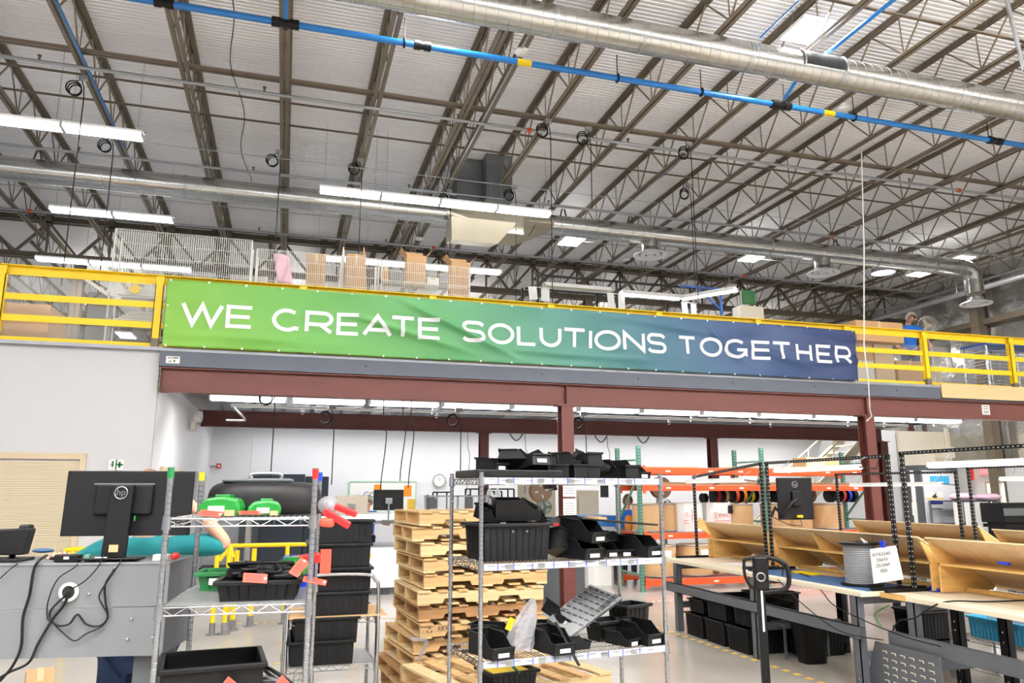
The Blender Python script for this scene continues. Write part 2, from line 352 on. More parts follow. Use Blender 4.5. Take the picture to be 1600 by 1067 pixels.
for y,l in ((22.2,'dark red vertical strut beside the foil insulation under the pipe'),(16.6,'dark red vertical strut on the foil wall near the right edge')):
    b=MB(); b.b2((21.6,y,0),(21.78,y+.1,7.9)); tag(b.build('wall_strut','red_steel'),l,'strut')
# bridging
for (k,z,tk,l) in ((1.825*6.6,JZ+.055,.05,'double brown bridging angle nearest the camera across the roof joists'),(1.94*6.6,JZ+.055,.03,'middle thin brown bridging rod across the roof joists'),(2.07*6.6,JZ+.055,.03,'rear thin brown bridging rod across the roof joists'),(1.458*6.6,JZ+.055,.035,'brown bridging angle passing behind the large near duct'),(3.05*6.6,JZ+.055,.03,'far brown bridging rod just before the dark girder'),(1.17*6.6,JZ+.055,.03,'bridging angle overhead at the top right of the frame')):
    b=MB(); b.b2((-10,k-tk/2,z),(22,k+tk/2,z+.006)); b.b2((-10,k-tk/2,z),(22,k-tk/2+.006,z+tk))
    if tk==.05: b.b2((-10,k+.05,z),(22,k+.09,z+.006)); b.b2((-10,k+.05,z),(22,k+.056,z+.04))
    tag(b.build('bridging','joist'),l,'roof bridging')
# sprinkler pipes with heads
def sprinkler(Y,Z,x0,x1,r,label,mt='galv_flat',n=9,couple=3,red=True,drop=.09):
    t=thing('sprinkler_pipe',label,'sprinkler pipe',(0,Y,Z))
    MB().cyl((x0,0,0),(x1,0,0),r,n=10).build('pipe',mt,t)
    for i in range(n):
        x=x0+(i+.5)*(x1-x0)/n; b=MB(); b.cyl((x,0,0),(x,0,drop),.012,n=6); b.cyl((x,0,drop),(x,0,drop+.02),.03,n=8); b.cyl((x,0,drop-.04),(x,0,drop-.03),.022,n=8); b.build('sprinkler_head','joist_dark' if mt!='white_pipe' else 'white_pipe',t)
    for i in range(couple):
        x=x0+(i+.3)*(x1-x0)/couple; MB().cyl((x-.04,0,0),(x+.04,0,0),r*1.5,n=10).build('coupling','orange' if red else mt,t)
    return t
sprinkler(1.885*6.55,8.4,-9,21,.03,'grey sprinkler pipe across the roof in front of the air hoses')
sprinkler(2.41*6.45,8.3,-9,20,.028,'grey sprinkler pipe crossing just above the far round duct')
sprinkler(3.0*6.5,8.35,-9,20,.028,'farthest grey sprinkler pipe, before the dark girder')
p=P(1600,431,X=20.4)
t=thing('sprinkler_main','bright sprinkler main running along the foil insulated wall','sprinkler pipe',(20.4,0,p.z))
MB().cyl((0,4,0),(0,34,0),.085,n=12).build('pipe','galv_flat',t)
MB().cyl((.35,4,.35),(.35,34,.35),.04,n=8).build('branch_pipe','galv_flat',t)
for y in (11,14.8,18.5,22,26):
    b=MB(); b.cyl((0,y,0),(0,y,.95),.03,n=8); b.cyl((0,y,.07),(0,y,.12),.06,n=8); b.build('hanger','orange' if y==14.8 else 'zinc',t)
MB().cyl((0,15.2,0),(0,15.4,0),.11).build('coupling','orange',t)
# thin conduits / air lines
for (k,h,r,l,x0,x1) in ((2.28,6.1,.008,'thin steel wire strung across the hall in front of the far duct',-8,19),(2.40,6.25,.012,'thin conduit carrying the cable coils across the hall',-1,19),(1.445,6.5,.022,'electrical conduit crossing above the large near duct',-9,15),(2.75,6.3,.01,'thin wire crossing behind the far duct',-9,15)):
    b=MB(); b.cyl((x0,k*h,HC+h),(x1,k*h,HC+h),r,n=6); tag(b.build('conduit','galv_flat'),l,'conduit')
def ypipe(q1,q2,Z,r,mt,l,name='conduit',cat='conduit'):
    a=P(*q1,Z=Z);c=P(*q2,Z=Z); a.x=c.x=(a.x+c.x)/2; b=MB(); b.cyl(a,c,r,n=8); return tag(b.build(name,mt),l,cat)
ypipe((86,0),(195,232),8.42,.018,'blue_pipe','blue air line running along a roof joist at upper left','air_line','air line')
ypipe((1240,0),(1195,60),8.4,.012,'blue_pipe','thin blue air line beside the brightest high bay lamp','air_line','air line')
ypipe((835,44),(700,285),8.42,.022,'galv','bright conduit fixed under the doubled roof joist','conduit','conduit')
for k,l in ((2.2,'pair of thin blue cables along a roof joist right of centre'),(.5,'thin dark cable running along a left roof joist')):
    x=6.6*1.12 if k>1 else -1.1; b=MB(); b.tube([(x+.07*math.sin(y*2),y,8.5+.02*math.cos(y*3)) for y in [8+.4*i for i in range(24)]],.008,5); tag(b.build('roof_cable','blue_steel' if k>1 else 'black'),l,'cable')
# ---- blue compressed air main ----
PX,PY,PZ=0,1.5625*6.26,HC+6.26
t=thing('air_main','long blue compressed air main hung across the hall below the roof','air pipe',(0,PY,PZ))
MB().cyl((-8,0,0),(20.5,0,0),.045,n=12).build('pipe','blue_pipe',t)
def xat(px,py): return P(px,py,Z=PZ).x
for q in ((632,66),(1100,140),(1241,154),(1334,184),(1538,222),(965,122)):
    x=xat(*q); b=MB(); b.cyl((x,0,0),(x,0,.40),.008,n=6); b.torus((x,0,0),.06,.014,nrm=(1,0,0)); b.build('hanger','black',t)
for q in ((446,38),(1222,163)):
    x=xat(*q); b=MB()
    for dx in (-.12,.12): b.cyl((x+dx-.06,0,0),(x+dx+.06,0,0),.07,n=10)
    b.cyl((x-.1,0,0),(x+.1,0,0),.055); b.cyl((x,0,0),(x,.15,.05),.055); b.build('tee_fitting','black',t)
for q in ((257,7),(660,72),(1553,222)):
    x=xat(*q); b=MB(); b.cyl((x-.12,0,0),(x-.03,0,0),.065); b.cyl((x+.03,0,0),(x+.12,0,0),.065); b.cyl((x-.03,0,0),(x+.03,0,0),.055); b.build('coupling','black',t)
for q in ((819,98),(1293,178)):
    x=xat(*q); MB().cyl((x-.11,0,0),(x+.11,0,0),.047,n=12).build('label_band','yellow',t)
x=xat(446,38); tag(MB().cyl((x,PY-.1,PZ+.02),(x,0,PZ+.02),.03,n=10).build('air_branch','blue_pipe'),'blue branch pipe leaving the air main toward the camera near top left','air pipe')
x=xat(1222,163); tag(MB().tube([(x,PY-.1,PZ+.06),(x,PY-.5,PZ+.25),(x,0,PZ+.25)],.03,10).build('air_branch','blue_pipe'),'blue branch pipe rising behind the large near duct','air pipe')
# ---- round ducts ----
def seams(b,x0,x1,r,step,y=0,z=0):
    n=int((x1-x0)/step*24); b.tube([(x0+(x1-x0)*i/n,y+(r+.001)*math.cos(2*PI*i/24),z+(r+.001)*math.sin(2*PI*i/24)) for i in range(n+1)],.0035,4)
def duct(Y,Z,r,x0,x1,label,step,name='spiral_duct'):
    t=thing(name,label,'air duct',(0,Y,Z))
    MB().cyl((x0,0,0),(x1,0,0),r,n=40,cap=True).build('duct_body','duct',t)
    b=MB(); seams(b,x0,x1,r,step); b.build('spiral_seam','galv_flat',t)
    return t
d1=duct(8.62,HC+6.2,.215,-8,19.5,'large spiral duct crossing the top right of the frame',.155)
for q in ((865,30),(1010,45),(1320,105),(1505,140),(1180,75)):
    x=P(q[0],q[1],Z=HC+6.2).x; MB().cyl((x-.03,0,0),(x+.03,0,0),.221,n=40).build('joint_band','galv',d1)
x0=P(1270,95,Z=HC+6.1).x; x1=P(1328,108,Z=HC+6.1).x
b=MB(); b.m('galv')
for a in (-1,): pass
ang0,ang1=PI*.70,PI*1.10
def onduct(x,a,r): return (x,r*math.cos(a),r*math.sin(a))
nn=8
b.m('grille_dark'); vs=[onduct(x,ang0+(ang1-ang0)*i/nn,.228) for x in (x0,x1) for i in range(nn+1)]; b.add(vs,[(i,i+1,nn+2+i,nn+1+i) for i in range(nn)])
b.m('cabinet_mid'); k=18
for j in range(k+1):
    x=x0+(x1-x0)*j/k; b.tube([onduct(x,ang0+(ang1-ang0)*i/nn,.233) for i in range(nn+1)],.004,4)
b.m('galv')
for x in (x0-.03,x1+.03): b.tube([onduct(x,ang0-.05+(ang1-ang0+.1)*i/nn,.232) for i in range(nn+1)],.02,4)
b.build('side_grille',None,d1)
d2=duct(15.86,7.95,.235,-9,8.05,'far spiral duct, left run entering the hung plenum',.30)
d2['label']='far spiral duct crossing the hall above the mezzanine with its diffusers'
XP0=P(695,315,Y=15.86).x; XP1=P(862,345,Y=15.86).x
d2.children[0].data=d2.children[0].data
b=MB(); b.cyl((XP1,0,0),(17.75,0,0),.235,n=36); b.build('duct_body','duct',d2)
b=MB(); seams(b,XP1,17.7,.235,.30); b.build('spiral_seam','galv_flat',d2)
b=MB(); b.tube([(17.75,0,0),(17.95,0,-.03),(18.1,0,-.15),(18.12,0,-.35),(18.12,0,-.72)],.235,24); b.build('elbow','duct',d2)
for q in ((1370,425),(1458,430),(1200,385),(290,300)):
    x=P(q[0],q[1],Y=15.86).x; MB().cyl((x-.03,0,0),(x+.03,0,0),.245,n=36).build('joint_band','galv',d2)
def diffuser(x,z,label):
    t=thing('round_diffuser',label,'air diffuser',(x,15.86,z),0,'round ceiling diffusers on the far duct')
    b=MB(); b.lathe((0,0,0),[(.19,.13),(.24,.10),(.40,.03),(.41,.01),(.40,0),(.29,.03),(.28,.05)],36); b.build('cone','white_paint',t); MB().lathe((0,0,-.01),[(.235,.07),(.24,.03),(.19,.0),(.15,.02),(.14,.05)],32).build('inner_cone','white_paint',t); MB().lathe((0,0,-.01),[(.09,.04),(.10,.01),(.06,.0),(.0,.0)],24).build('centre_cone','white_paint',t); MB().lathe((0,0,0),[(.0,.09),(.27,.09)],24).build('duct_mouth','grille_dark',t)
    MB().lathe((0,0,0),[(.2,.1),(.2,.2)],24).build('collar','galv',t)
    return t
for q,l in (((1016,400),'round white diffuser under the far duct, leftmost of three'),((1286,428),'round white diffuser under the far duct, middle of three'),((1517,475),'round white diffuser under the far duct elbow, rightmost of three')):
    p=P(q[0],q[1],Y=15.86); 
    if q[0]>1500: p.x=18.12
    diffuser(p.x,p.z,l)
    if q[0]<1500: MB().cyl((p.x,0,p.z-7.95+.1),(p.x,0,-.15),.2,.2,n=24).build('drop_collar','duct',d2)
# duct hangers
for q in ((880,322),(985,340),(1305,375),(1408,400),(60,240)):
    x=P(q[0],q[1],Y=15.86).x; b=MB(); b.tube([(x-.08,0,.2),(x-.03,0,.42),(x+.03,0,.42),(x+.08,0,.2)],.02,5); b.build('duct_hanger','joist_dark',d2)
# plenum between the two runs
t=thing('duct_plenum','folded sheet metal plenum hanging between the halves of the far duct','air duct',((XP0+XP1)/2,15.86,7.95))
L=(XP1-XP0)/2
b=MB(); n=16
def ring(x,rx,sq,zc=0): 
    out=[]
    for i in range(n):
        a=2*PI*i/n; c,s_=math.cos(a),math.sin(a); m=max(abs(c),abs(s_)); q=(1-sq)+sq/m; out.append((x,rx*c*q,zc+rx*s_*q*.8))
    return out
rg=[ring(-L,.235,0),ring(-L*.45,.42,1,-.12),ring(L*.35,.42,1,-.12),ring(L,.235,0)]
vs=sum(rg,[]); b.add(vs,[(j*n+i,j*n+(i+1)%n,(j+1)*n+(i+1)%n,(j+1)*n+i) for j in range(3) for i in range(n)]); b.build('transition','duct_warm',t)
b=MB(); a1,a2=-L*1.0,L*.15
vs=[(a1,-.15,-.28),(a2,-.15,-.28),(a2,-.75,-.32),(a1,-.75,-.32),(a1+.02,-.1,-.72),(a2-.45,-.1,-.72),(a2-.4,-.6,-.80),(a1+.05,-.6,-.80)]
b.add(vs,[(0,3,7,4),(4,7,6,5),(3,2,6),(3,6,7),(1,5,6,2),(0,4,5,1),(0,1,2,3)]); b.build('outlet_boot','duct_warm',t)
b=MB(); 
for dx in (-.1,.55): b.cyl((dx,-.5,-.5),(dx+.18,-.42,-.2),.008,n=5)
b.build('hanger_strap','black',t)
q0,q1=P(712,285,Y=15.86),P(786,300,Y=15.86)
b=MB(); b.b2((q0.x-.05,15.5,8.1),(q0.x+.55,16.3,9.18)); b.b2((q0.x+.52,15.1,8.1),(q1.x+.0,16.3,9.18)); tag(b.build('vertical_duct','grey_box',bevel=.01),'square grey duct dropping from the roof to the hung plenum','air duct')
# smoke detectors and small roof fittings
for q,l in (((815,82),'white smoke detector hanging beside the blue air main at top centre'),((1317,171),'white smoke detector above the yellow pipe band at right'),((655,373),'small white detector by the joists above the boxes'),((979,405),'small white detector left of the leftmost round diffuser')):
    p=P(*q,Z=8.4); b=MB(); b.lathe(p,[(0,-.03),(.08,-.03),(.11,0),(.11,.03),(0,.03)],16); b.cyl(p+Vector((0,0,.03)),p+Vector((0,0,.1)),.04); tag(b.build('smoke_detector','white_paint'),l,'smoke detector')
for q,l in (((1345,55),'tall grey drop pipe, upper right'),):
    pass
b=MB(); a=P(1573,0,Y=7.6); c=P(1600,110,Y=7.6); b.cyl(a,c,.03); tag(b.build('drop_pipe','galv_flat'),'slanted grey steel pipe at the top right corner','pipe')
# ---- fluorescent rows above mezzanine ----
def tube_fixture(L=1.22,mt='tube_light'):
    t=thing('strip_light','','strip light')
    MB().box((0,0,.035),(L-.02,.12,.03)).build('housing','white_paint',t)
    b=MB(); [b.cyl((-L/2+.04,dy,0),(L/2-.04,dy,0),.02,n=8) for dy in(-.05,.05)]; b.build('tube',mt,t)
    MB().box((-L/2+.015,0,.01),(.02,.14,.06)).build('end_cap','white_paint',t); MB().box((L/2-.015,0,.01),(.02,.14,.06)).build('end_cap','white_paint',t)
    return t
sl=tube_fixture(); sl.location=(0,-30,0); first=[True]
def strip(x,y,z,label,group,rz=0):
    o=sl if first[0] else copy_tree(sl); first[0]=False
    for h_ in [c for c in o.children if c.name.startswith('hanger')]: bpy.data.objects.remove(h_)
    o.location=(x,y,z); o.rotation_euler.z=rz; tag(o,label,'strip light',group)
    top=(JT if z>5 else 3.79)-z
    if z>5: o.scale=(1,2.1,1.5); top/=1.5
    for s_ in(-1,1): MB().cyl((s_*.5,0,.05),(s_*.5,0,top),.004,n=5).build('hanger','zinc',o)
    return o
def row(X0,n,y,z,desc,group,e=25,step=1.22):
    for i in range(n):
        o=strip(X0+step*(i+.5),y,z,'%s, %s from left'%(desc,ORD[i]),group)
    if e:
        area('row_glow',(X0+step*n/2,y,z-.03),step*n,.1,e*n)
        area('row_uplight',(X0+step*n/2,y,z+.07),step*n,.1,e*n*(1.3 if z>5 else .8),None,(PI,0,0))
a=P(225,215,Z=7.72); row(a.x-4*1.22,4,a.y,7.72,'lit strip light at the left edge above the office','left edge light row')
a=P(498,297,Z=7.72); row(a.x,4,a.y,7.72,'lit strip light in front of the far duct','central light row')
a=P(272,345,Z=7.72); row(a.x-2*1.22,2,a.y,7.72,'lit strip light just above the white wire panel','left rear light row')
# =================== MEZZANINE ===================
def ibeam(name,x0,x1,y,zb,zt,label,w=.17,parent=None):
    b=MB(); b.b2((x0,y-w/2,zb),(x1,y+w/2,zb+.015)); b.b2((x0,y-w/2,zt-.015),(x1,y+w/2,zt)); b.b2((x0,y-.006,zb),(x1,y+.006,zt))
    return tag(b.build(name,'red_steel'),label,'steel beam')
B0=-1.74
t=thing('mezzanine_beam','red primed steel beam along the front of the mezzanine','steel beam',(0,11.5,0))
b=MB(); b.b2((B0,-.07,3.215),(17.5,.1,3.23)); b.b2((B0,-.07,3.545),(17.5,.1,3.56)); b.b2((B0,0,3.22),(17.5,.015,3.55)); b.build('beam','red_steel',t)
b=MB()
for x in (4.32,10.2,16.1): b.box((x,-.035,3.387),(.012,.07,.31))
b.build('stiffener','red_steel',t)
b=MB(); b.box((B0+.01,0,3.387),(.012,.16,.34)); [b.cyl((B0,-.04,z),(B0-.0,-.075,z),.012) for z in (3.3,3.4,3.5)]; b.build('end_plate','joist_dark',t)
ibeam('mezzanine_beam',-2.0,16.0,17.5,3.215,3.56,'second red steel beam, deeper under the mezzanine')
def rcol(x,y,label):
    t=thing('mezzanine_column',label,'column',(x,y,0)); w=.2
    b=MB(); b.b2((-.006,-w/2,0),(.006,w/2,3.2)); 
    for s in(-1,1): b.b2((-w/2,s*w/2-.007,0),(w/2,s*w/2+.007,3.2))
    b.build('shaft','red_steel',t)
    b=MB(); b.box((0,0,3.205),(.34,.24,.018)); b.build('cap_plate','red_steel',t); b=MB(); b.box((0,0,.01),(.36,.3,.02)); b.build('base_plate','red_steel',t)
    return t
rcol(4.32,11.5,'red steel column holding the front mezzanine beam behind the central wire shelf'); cl2=rcol(10.2,11.5,'red steel column holding the front beam, right of the stairs')
rcol(4.5,17.5,'red steel column of the second row, behind the pallet stack'); rcol(10.62,17.5,'red steel column of the second row behind the pallet rack'); rcol(16.0,17.5,'red steel column at the right end of the second beam')
rcol(16.1,11.5,'red steel column at the far right under the front beam')
# fascia
t=thing('mezzanine_fascia','blue grey steel channel edging the mezzanine deck','fascia',(0,11.43,0))
b=MB(); XF=11.92; b.b2((B0-.02,0,3.565),(XF,.008,3.835)); b.b2((B0-.02,0,3.565),(XF,.07,3.573)); b.b2((B0-.02,0,3.827),(XF,.07,3.835)); b.build('channel','blue_grey',t)
b=MB(); [b.cyl((x,-.004,3.7),(x,.004,3.7),.014,n=8) for x in (1.1,3.9,5.6,7.4,9.1,10.9,10.2)]; b.build('bolt_hole','black_hole',t)
p=P(270,562,Y=11.42); b=MB().m('paper'); b.b2((p.x-.09,-.004,p.z-.05),(p.x+.09,0,p.z+.05)); b.m('ink'); b.b2((p.x-.07,-.006,p.z+.02),(p.x-.01,-.004,p.z+.03)); b.b2((p.x+.0,-.006,p.z+.02),(p.x+.07,-.004,p.z+.035)); b.b2((p.x-.05,-.006,p.z-.03),(p.x-.02,-.004,p.z-.015)); b.b2((p.x+.01,-.006,p.z-.03),(p.x+.03,-.004,p.z-.0)); b.build('load_label',None,t)
b=MB(); b.b2((XF+.01,11.40,3.60),(17.5,11.42,3.87)); tag(b.build('plywood_fascia','plywood'),'plywood board covering the deck edge at the right','plywood board')
p=P(1547,640,Y=11.40); b=MB().m('paper'); b.b2((p.x-.1,11.485,p.z-.09),(p.x+.09,11.499,p.z+.1)); b.m('ink'); [b.b2((p.x-.07,11.482,p.z+z),(p.x+.06,11.486,p.z+z+.012)) for z in (.06,.02,-.03,-.06)]; tag(b.build('notice_sheet'),'paper notice stuck on the red beam at the right','notice')
# purlins
b=MB(); 
pp=thing('deck_purlin','galvanised purlin under the mezzanine deck, leftmost','purlin',(-1.3,0,0),0,'purlins under the mezzanine deck')
MB().m('mezz_deck').b2((-.004,11.6,3.57),(.004,20.2,3.78)).b2((-.06,11.6,3.57),(.004,20.2,3.575)).build('web_plate',None,pp)
for i in range(1,29): dup(pp,(-1.3+.62*i,0,0),None,('galvanised purlin under the mezzanine deck, %s from the left'%ORD[i]) if i<20 else 'galvanised purlin under the right part of the mezzanine deck, %s after the twentieth'%ORD[i-20])
row(-1.25,12,13.1,3.33,'lit strip light in the row under the mezzanine','under-mezzanine light row',e=24,step=1.275)
row(-.9,11,18.9,3.40,'rear strip light behind the second beam','rear under-mezzanine light row',e=21,step=1.5)
t=sprinkler(12.9,3.2,-.87,12.5,.025,'white sprinkler pipe hung under the mezzanine lights','white_pipe',n=6,couple=2,red=False,drop=-.07)
for x in (2.4,4.9,7.4,8.7,11,11.9): b=MB(); b.cyl((x,0,0),(x,0,.4),.008,n=5); b.torus((x,0,0),.045,.008,n=12,m=4,nrm=(1,0,0)); b.build('hanger','white_pipe',t)
b=MB(); b.tube([(-.85,0,0),(-.83,.02,-.03),(-.66,.1,-.19),(-.66,.3,-.21),(-.8,.32,-.21),(-.95,.32,-.21)],.018,8); b.build('elbow','galv',t)
# emergency lamp on left wall
p=P(300,655,X=-1.7); t=thing('emergency_lamp','white twin-head emergency lamp at the left end of the second beam','emergency lamp',p)
MB().cyl((.05,0,.05),(.16,-.02,.05),.1,.11,n=16).build('lamp_head','white_paint',t); MB().box((.04,0,-.12),(.08,.2,.16)).build('battery_box','beige_box',t)
# rail
t=thing('guard_rail','bright yellow steel guard rail along the mezzanine edge','guard rail',(0,11.5,0))
RX0,RX1=-8,18
b=MB(); b.b2((RX0,-.075,4.875),(RX1,.0,4.885)); b.b2((RX0,0,4.755),(RX1,.008,4.885)); b.build('top_rail','yellow',t)
for z in (4.45,4.155): b=MB(); b.b2((RX0,-.03,z-.045),(RX1,-.02,z+.045)); b.build('mid_rail','yellow',t)
b=MB(); b.b2((RX0,-.01,3.84),(RX1,0,3.90)); b.build('kick_plate','yellow',t)
xs=[-7.75,-5.78,-3.81,-1.84,.13,2.1,4.07,6.04,8.0,9.9,11.69,13.84,15.9]
for x in xs:
    b=MB(); b.b2((x-.055,-.07,3.95),(x+.055,-.06,4.865)); b.b2((x+.045,-.07,3.95),(x+.055,.02,4.75)); b.b2((x-.055,-.07,3.95),(x-.045,.02,4.75)); po=b.build('post','yellow',t)
    b=MB(); b.box((x,-.03,3.9),(.1,.09,.12)); b.build('post_foot','joist_dark',po)
# clear infill sheet at left
b=MB(); b.b2((RX0,11.53,3.9),(-1.9,11.535,4.75)); tag(b.build('clear_rail_sheet','clear_film'),'clear plastic sheet behind the left rail bays','plastic panel')
# hanging rope
a=P(1346,236,Y=11.1); c=P(1350,540,Y=11.1); d=P(1359,640,Y=11.25)
b=MB(); b.tube([a,(a+c)/2+Vector((.03,0,0)),c,P(1357,600,Y=11.2),d,P(1362,650,Y=11.35),P(1354,658,Y=11.38)],.012,6); tag(b.build('pull_rope','paper'),'long white rope hanging in front of the mezzanine at right','rope')
# ---------------- banner ----------------
BY=11.36
bl,br=P(253,540,Y=BY),P(1341,595,Y=BY); tl,tr=P(262,436,Y=BY),P(1336,517,Y=BY)
def wav(X,Z):
    v=(Z-3.86)/.97
    s_=.016*math.sin(X*1.9+1.2*v)+.010*math.sin(X*4.3-3*v+1)+.012*noise.noise(Vector((X*1.1,Z*2.2,0)))
    for (x0,z0,dx,dz,w_,a) in ((1.6,4.75,1.9,-.85,.05,.045),(.9,4.45,1.7,-.45,.05,.035),(-1.5,4.0,2.2,.0,.06,.02),(3.2,4.05,2.4,-.05,.05,.03),(2.6,4.1,1.6,.0,.05,.014),(4.7,4.75,2.2,-.2,.06,.020),(6.9,4.7,.7,-.7,.05,.022),(7.6,4.4,1.5,-.42,.06,.018),(8.7,4.72,1.5,-.15,.05,.022),(8.8,4.1,1.4,.12,.06,.020),(5.4,4.2,-1.2,-.2,.05,.012),(9.2,4.6,.9,-.45,.06,.014)):
        L2=dx*dx+dz*dz; u=((X-x0)*dx+(Z-z0)*dz)/L2
        if -.15<u<1.15:
            dd=abs((X-x0)*dz-(Z-z0)*dx)/L2**.5; f=max(0,math.sin(PI*min(1,max(0,(u+.15)/1.3)))); s_+=-a*f*math.exp(-(dd/w_)**2)
    return 1.7*s_*min(1,max(.12,4*v*(1.02-v)+.1))
def bpt(u,v,off=0): # v 0 bottom
    X=(bl.x*(1-v)+tl.x*v)*(1-u)+(br.x*(1-v)+tr.x*v)*u; Z=(bl.z*(1-u)+br.z*u)*(1-v)+(tl.z*(1-u)+tr.z*u)*v
    return Vector((X,BY+wav(X,Z)-off,Z))
mb_=bpy.data.materials.new('banner_print'); mb_.use_nodes=True; nt=mb_.node_tree; bs=nt.nodes['Principled BSDF']; bs.inputs['Roughness'].default_value=.5
tc=nt.nodes.new('ShaderNodeTexCoord'); sx=nt.nodes.new('ShaderNodeSeparateXYZ'); nt.links.new(tc.outputs['Object'],sx.inputs[0])
ma=nt.nodes.new('ShaderNodeMapRange'); ma.inputs[1].default_value=bl.x; ma.inputs[2].default_value=br.x; 
ad=nt.nodes.new('ShaderNodeMath'); ad.operation='MULTIPLY_ADD'; ad.inputs[1].default_value=.55; nt.links.new(sx.outputs[2],ad.inputs[0]); nt.links.new(sx.outputs[0],ad.inputs[2]); 
sb=nt.nodes.new('ShaderNodeMath'); sb.operation='SUBTRACT'; sb.inputs[1].default_value=.55*4.35; nt.links.new(ad.outputs[0],sb.inputs[0]); nt.links.new(sb.outputs[0],ma.inputs[0])
rp=nt.nodes.new('ShaderNodeValToRGB'); nt.links.new(ma.outputs[0],rp.inputs[0]); cr=rp.color_ramp
stops=[(0,(126,182,66)),(.14,(102,168,74)),(.34,(84,150,94)),(.5,(74,134,120)),(.64,(56,104,122)),(.78,(42,72,114)),(1,(29,46,94))]
cr.elements[0].position=0; cr.elements[0].color=srgb(stops[0][1]); cr.elements[1].position=1; cr.elements[1].color=srgb(stops[-1][1])
for q,c in stops[1:-1]: e=cr.elements.new(q); e.color=srgb(c)
nt.links.new(rp.outputs[0],bs.inputs['Base Color']); M['banner_print']=mb_
t=thing('banner','long green-to-navy gradient banner lettered in white on the yellow guard rail','banner')
b=MB(); b.sm=True; nu,nv=520,34
vs=[bpt(i/nu,j/nv) for j in range(nv+1) for i in range(nu+1)]; b.add(vs,[(j*(nu+1)+i,j*(nu+1)+i+1,(j+1)*(nu+1)+i+1,(j+1)*(nu+1)+i) for j in range(nv) for i in range(nu)])
o=b.build('cloth','banner_print',t,fix=False); md=o.modifiers.new('s','SOLIDIFY'); md.thickness=.002; md.offset=1
# letters: strokes in a unit box (w,1)
def arc(cx,cy,rx,ry,a0,a1,n=14): return [(cx+rx*math.cos(R(a0+(a1-a0)*i/n)),cy+ry*math.sin(R(a0+(a1-a0)*i/n))) for i in range(n+1)]
GL={'W':[[(0,1),(.26,0),(.5,.95),(.74,0),(1,1)]],'E':[[(1,1),(0,1),(0,0),(1,0)],[(0,.5),(.93,.5)]],
'C':[arc(.5,.5,.5,.5,50,310,22)+[(.98,.09)]],'R':[[(0,0),(0,1),(.68,1)]+arc(.7,.7,.3,.3,90,-90,10)+[(0,.4)],[(.55,.4),(1,0)]],
'A':[[(0,0),(.5,1),(1,0)],[(.2,.27),(.8,.27)]],'T':[[(0,1),(1,1)],[(.5,1),(.5,0)]],
'S':[[(.97,.86)]+arc(.70,.80,.25,.20,35,90,4)+arc(.27,.76,.25,.24,90,268,9)+[(.5,.505)]+arc(.73,.25,.26,.25,88,-90,9)+arc(.28,.22,.26,.22,270,215,4)+[(.02,.14)]],
'O':[arc(.5,.5,.5,.5,0,360,32)],'L':[[(0,1),(0,0),(1,0)]],'U':[[(0,1),(0,.45)]+arc(.5,.45,.5,.45,180,360,14)+[(1,1)]],
'I':[[(.5,1),(.5,0)]],'N':[[(0,0),(0,1),(1,0),(1,1)]],'G':[arc(.5,.5,.5,.5,48,330,24)+[(1,.2),(1,.46),(.58,.46)]],'H':[[(0,1),(0,0)],[(1,1),(1,0)],[(0,.5),(1,.5)]]}
LT=[('W',282,350),('E',353,396.6),('C',425,471),('R',476.5,521),('E',526,563),('A',566,613),('T',609,649),('E',652.5,689),('S',720,758),('O',762,804),('L',808,839),('U',843,877),('T',879,916),('I',920,926),('O',929,969),('N',972,1006),('S',1009,1041),('T',1060,1089),('O',1094,1129),('G',1132,1169),('E',1175,1204),('T',1205,1234),('H',1241,1267),('E',1274,1299),('R',1304,1329)]
za=P(375,477.4,Y=BY).z; zb_=P(375,514,Y=BY).z; zc=P(1318,541,Y=BY).z; zd=P(1318,569.5,Y=BY).z; xa=P(375,495,Y=BY).x; xb=P(1318,555,Y=BY).x
b=MB(); sw=.058
def stroke(pts,w):
    pts=[q for i,q in enumerate(pts) if i==0 or (Vector(q)-Vector(pts[i-1])).length>1e-3]
    # densify
    out=[]
    for i in range(len(pts)-1):
        a,c=Vector(pts[i]),Vector(pts[i+1]); k=max(1,int((c-a).length/.025))
        out+=[a+(c-a)*j/k for j in range(k)]
    out.append(Vector(pts[-1])); n=len(out); closed=(out[0]-out[-1]).length<1e-4
    L=[];Rr=[]
    for i in range(n):
        if closed and i in(0,n-1): d0=(out[1]-out[0]).normalized(); d1=(out[-1]-out[-2]).normalized()
        else: d0=(out[i]-out[i-1]).normalized() if i>0 else (out[1]-out[0]).normalized(); d1=(out[i+1]-out[i]).normalized() if i<n-1 else d0
        m=(d0+d1); m=m.normalized() if m.length>.05 else d0; nn=Vector((-m.y,m.x)); k=1/max(.35,nn.dot(Vector((-d0.y,d0.x))))
        L.append(out[i]+nn*w/2*k); Rr.append(out[i]-nn*w/2*k)
    vs=[]
    for a,c in zip(L,Rr):
        for q in range(5): p_=a+(c-a)*q/4; vs.append((p_.x,BY+wav(p_.x,p_.y)-.009,p_.y))
    b.sm=True; b.add(vs,[(i*5+q,i*5+q+1,(i+1)*5+q+1,(i+1)*5+q) for i in range(n-1) for q in range(4)])
for ch,p0,p1 in LT:
    pm=(p0+p1)/2; X0=P(p0,495+(pm-375)*.0635,Y=BY).x; X1=P(p1,495+(pm-375)*.0635,Y=BY).x
    f=(X0-xa)/(xb-xa); zt=za+(zc-za)*f; zl=zb_+(zd-zb_)*f
    s2=sw*(1 if f<.5 else .97)
    for st in GL[ch]: stroke([(X0+s2/2+(X1-X0-s2)*x,zl+s2/2+(zt-zl-s2)*z) for x,z in st],s2)
b.build('lettering','letter_white',t,fix=False)
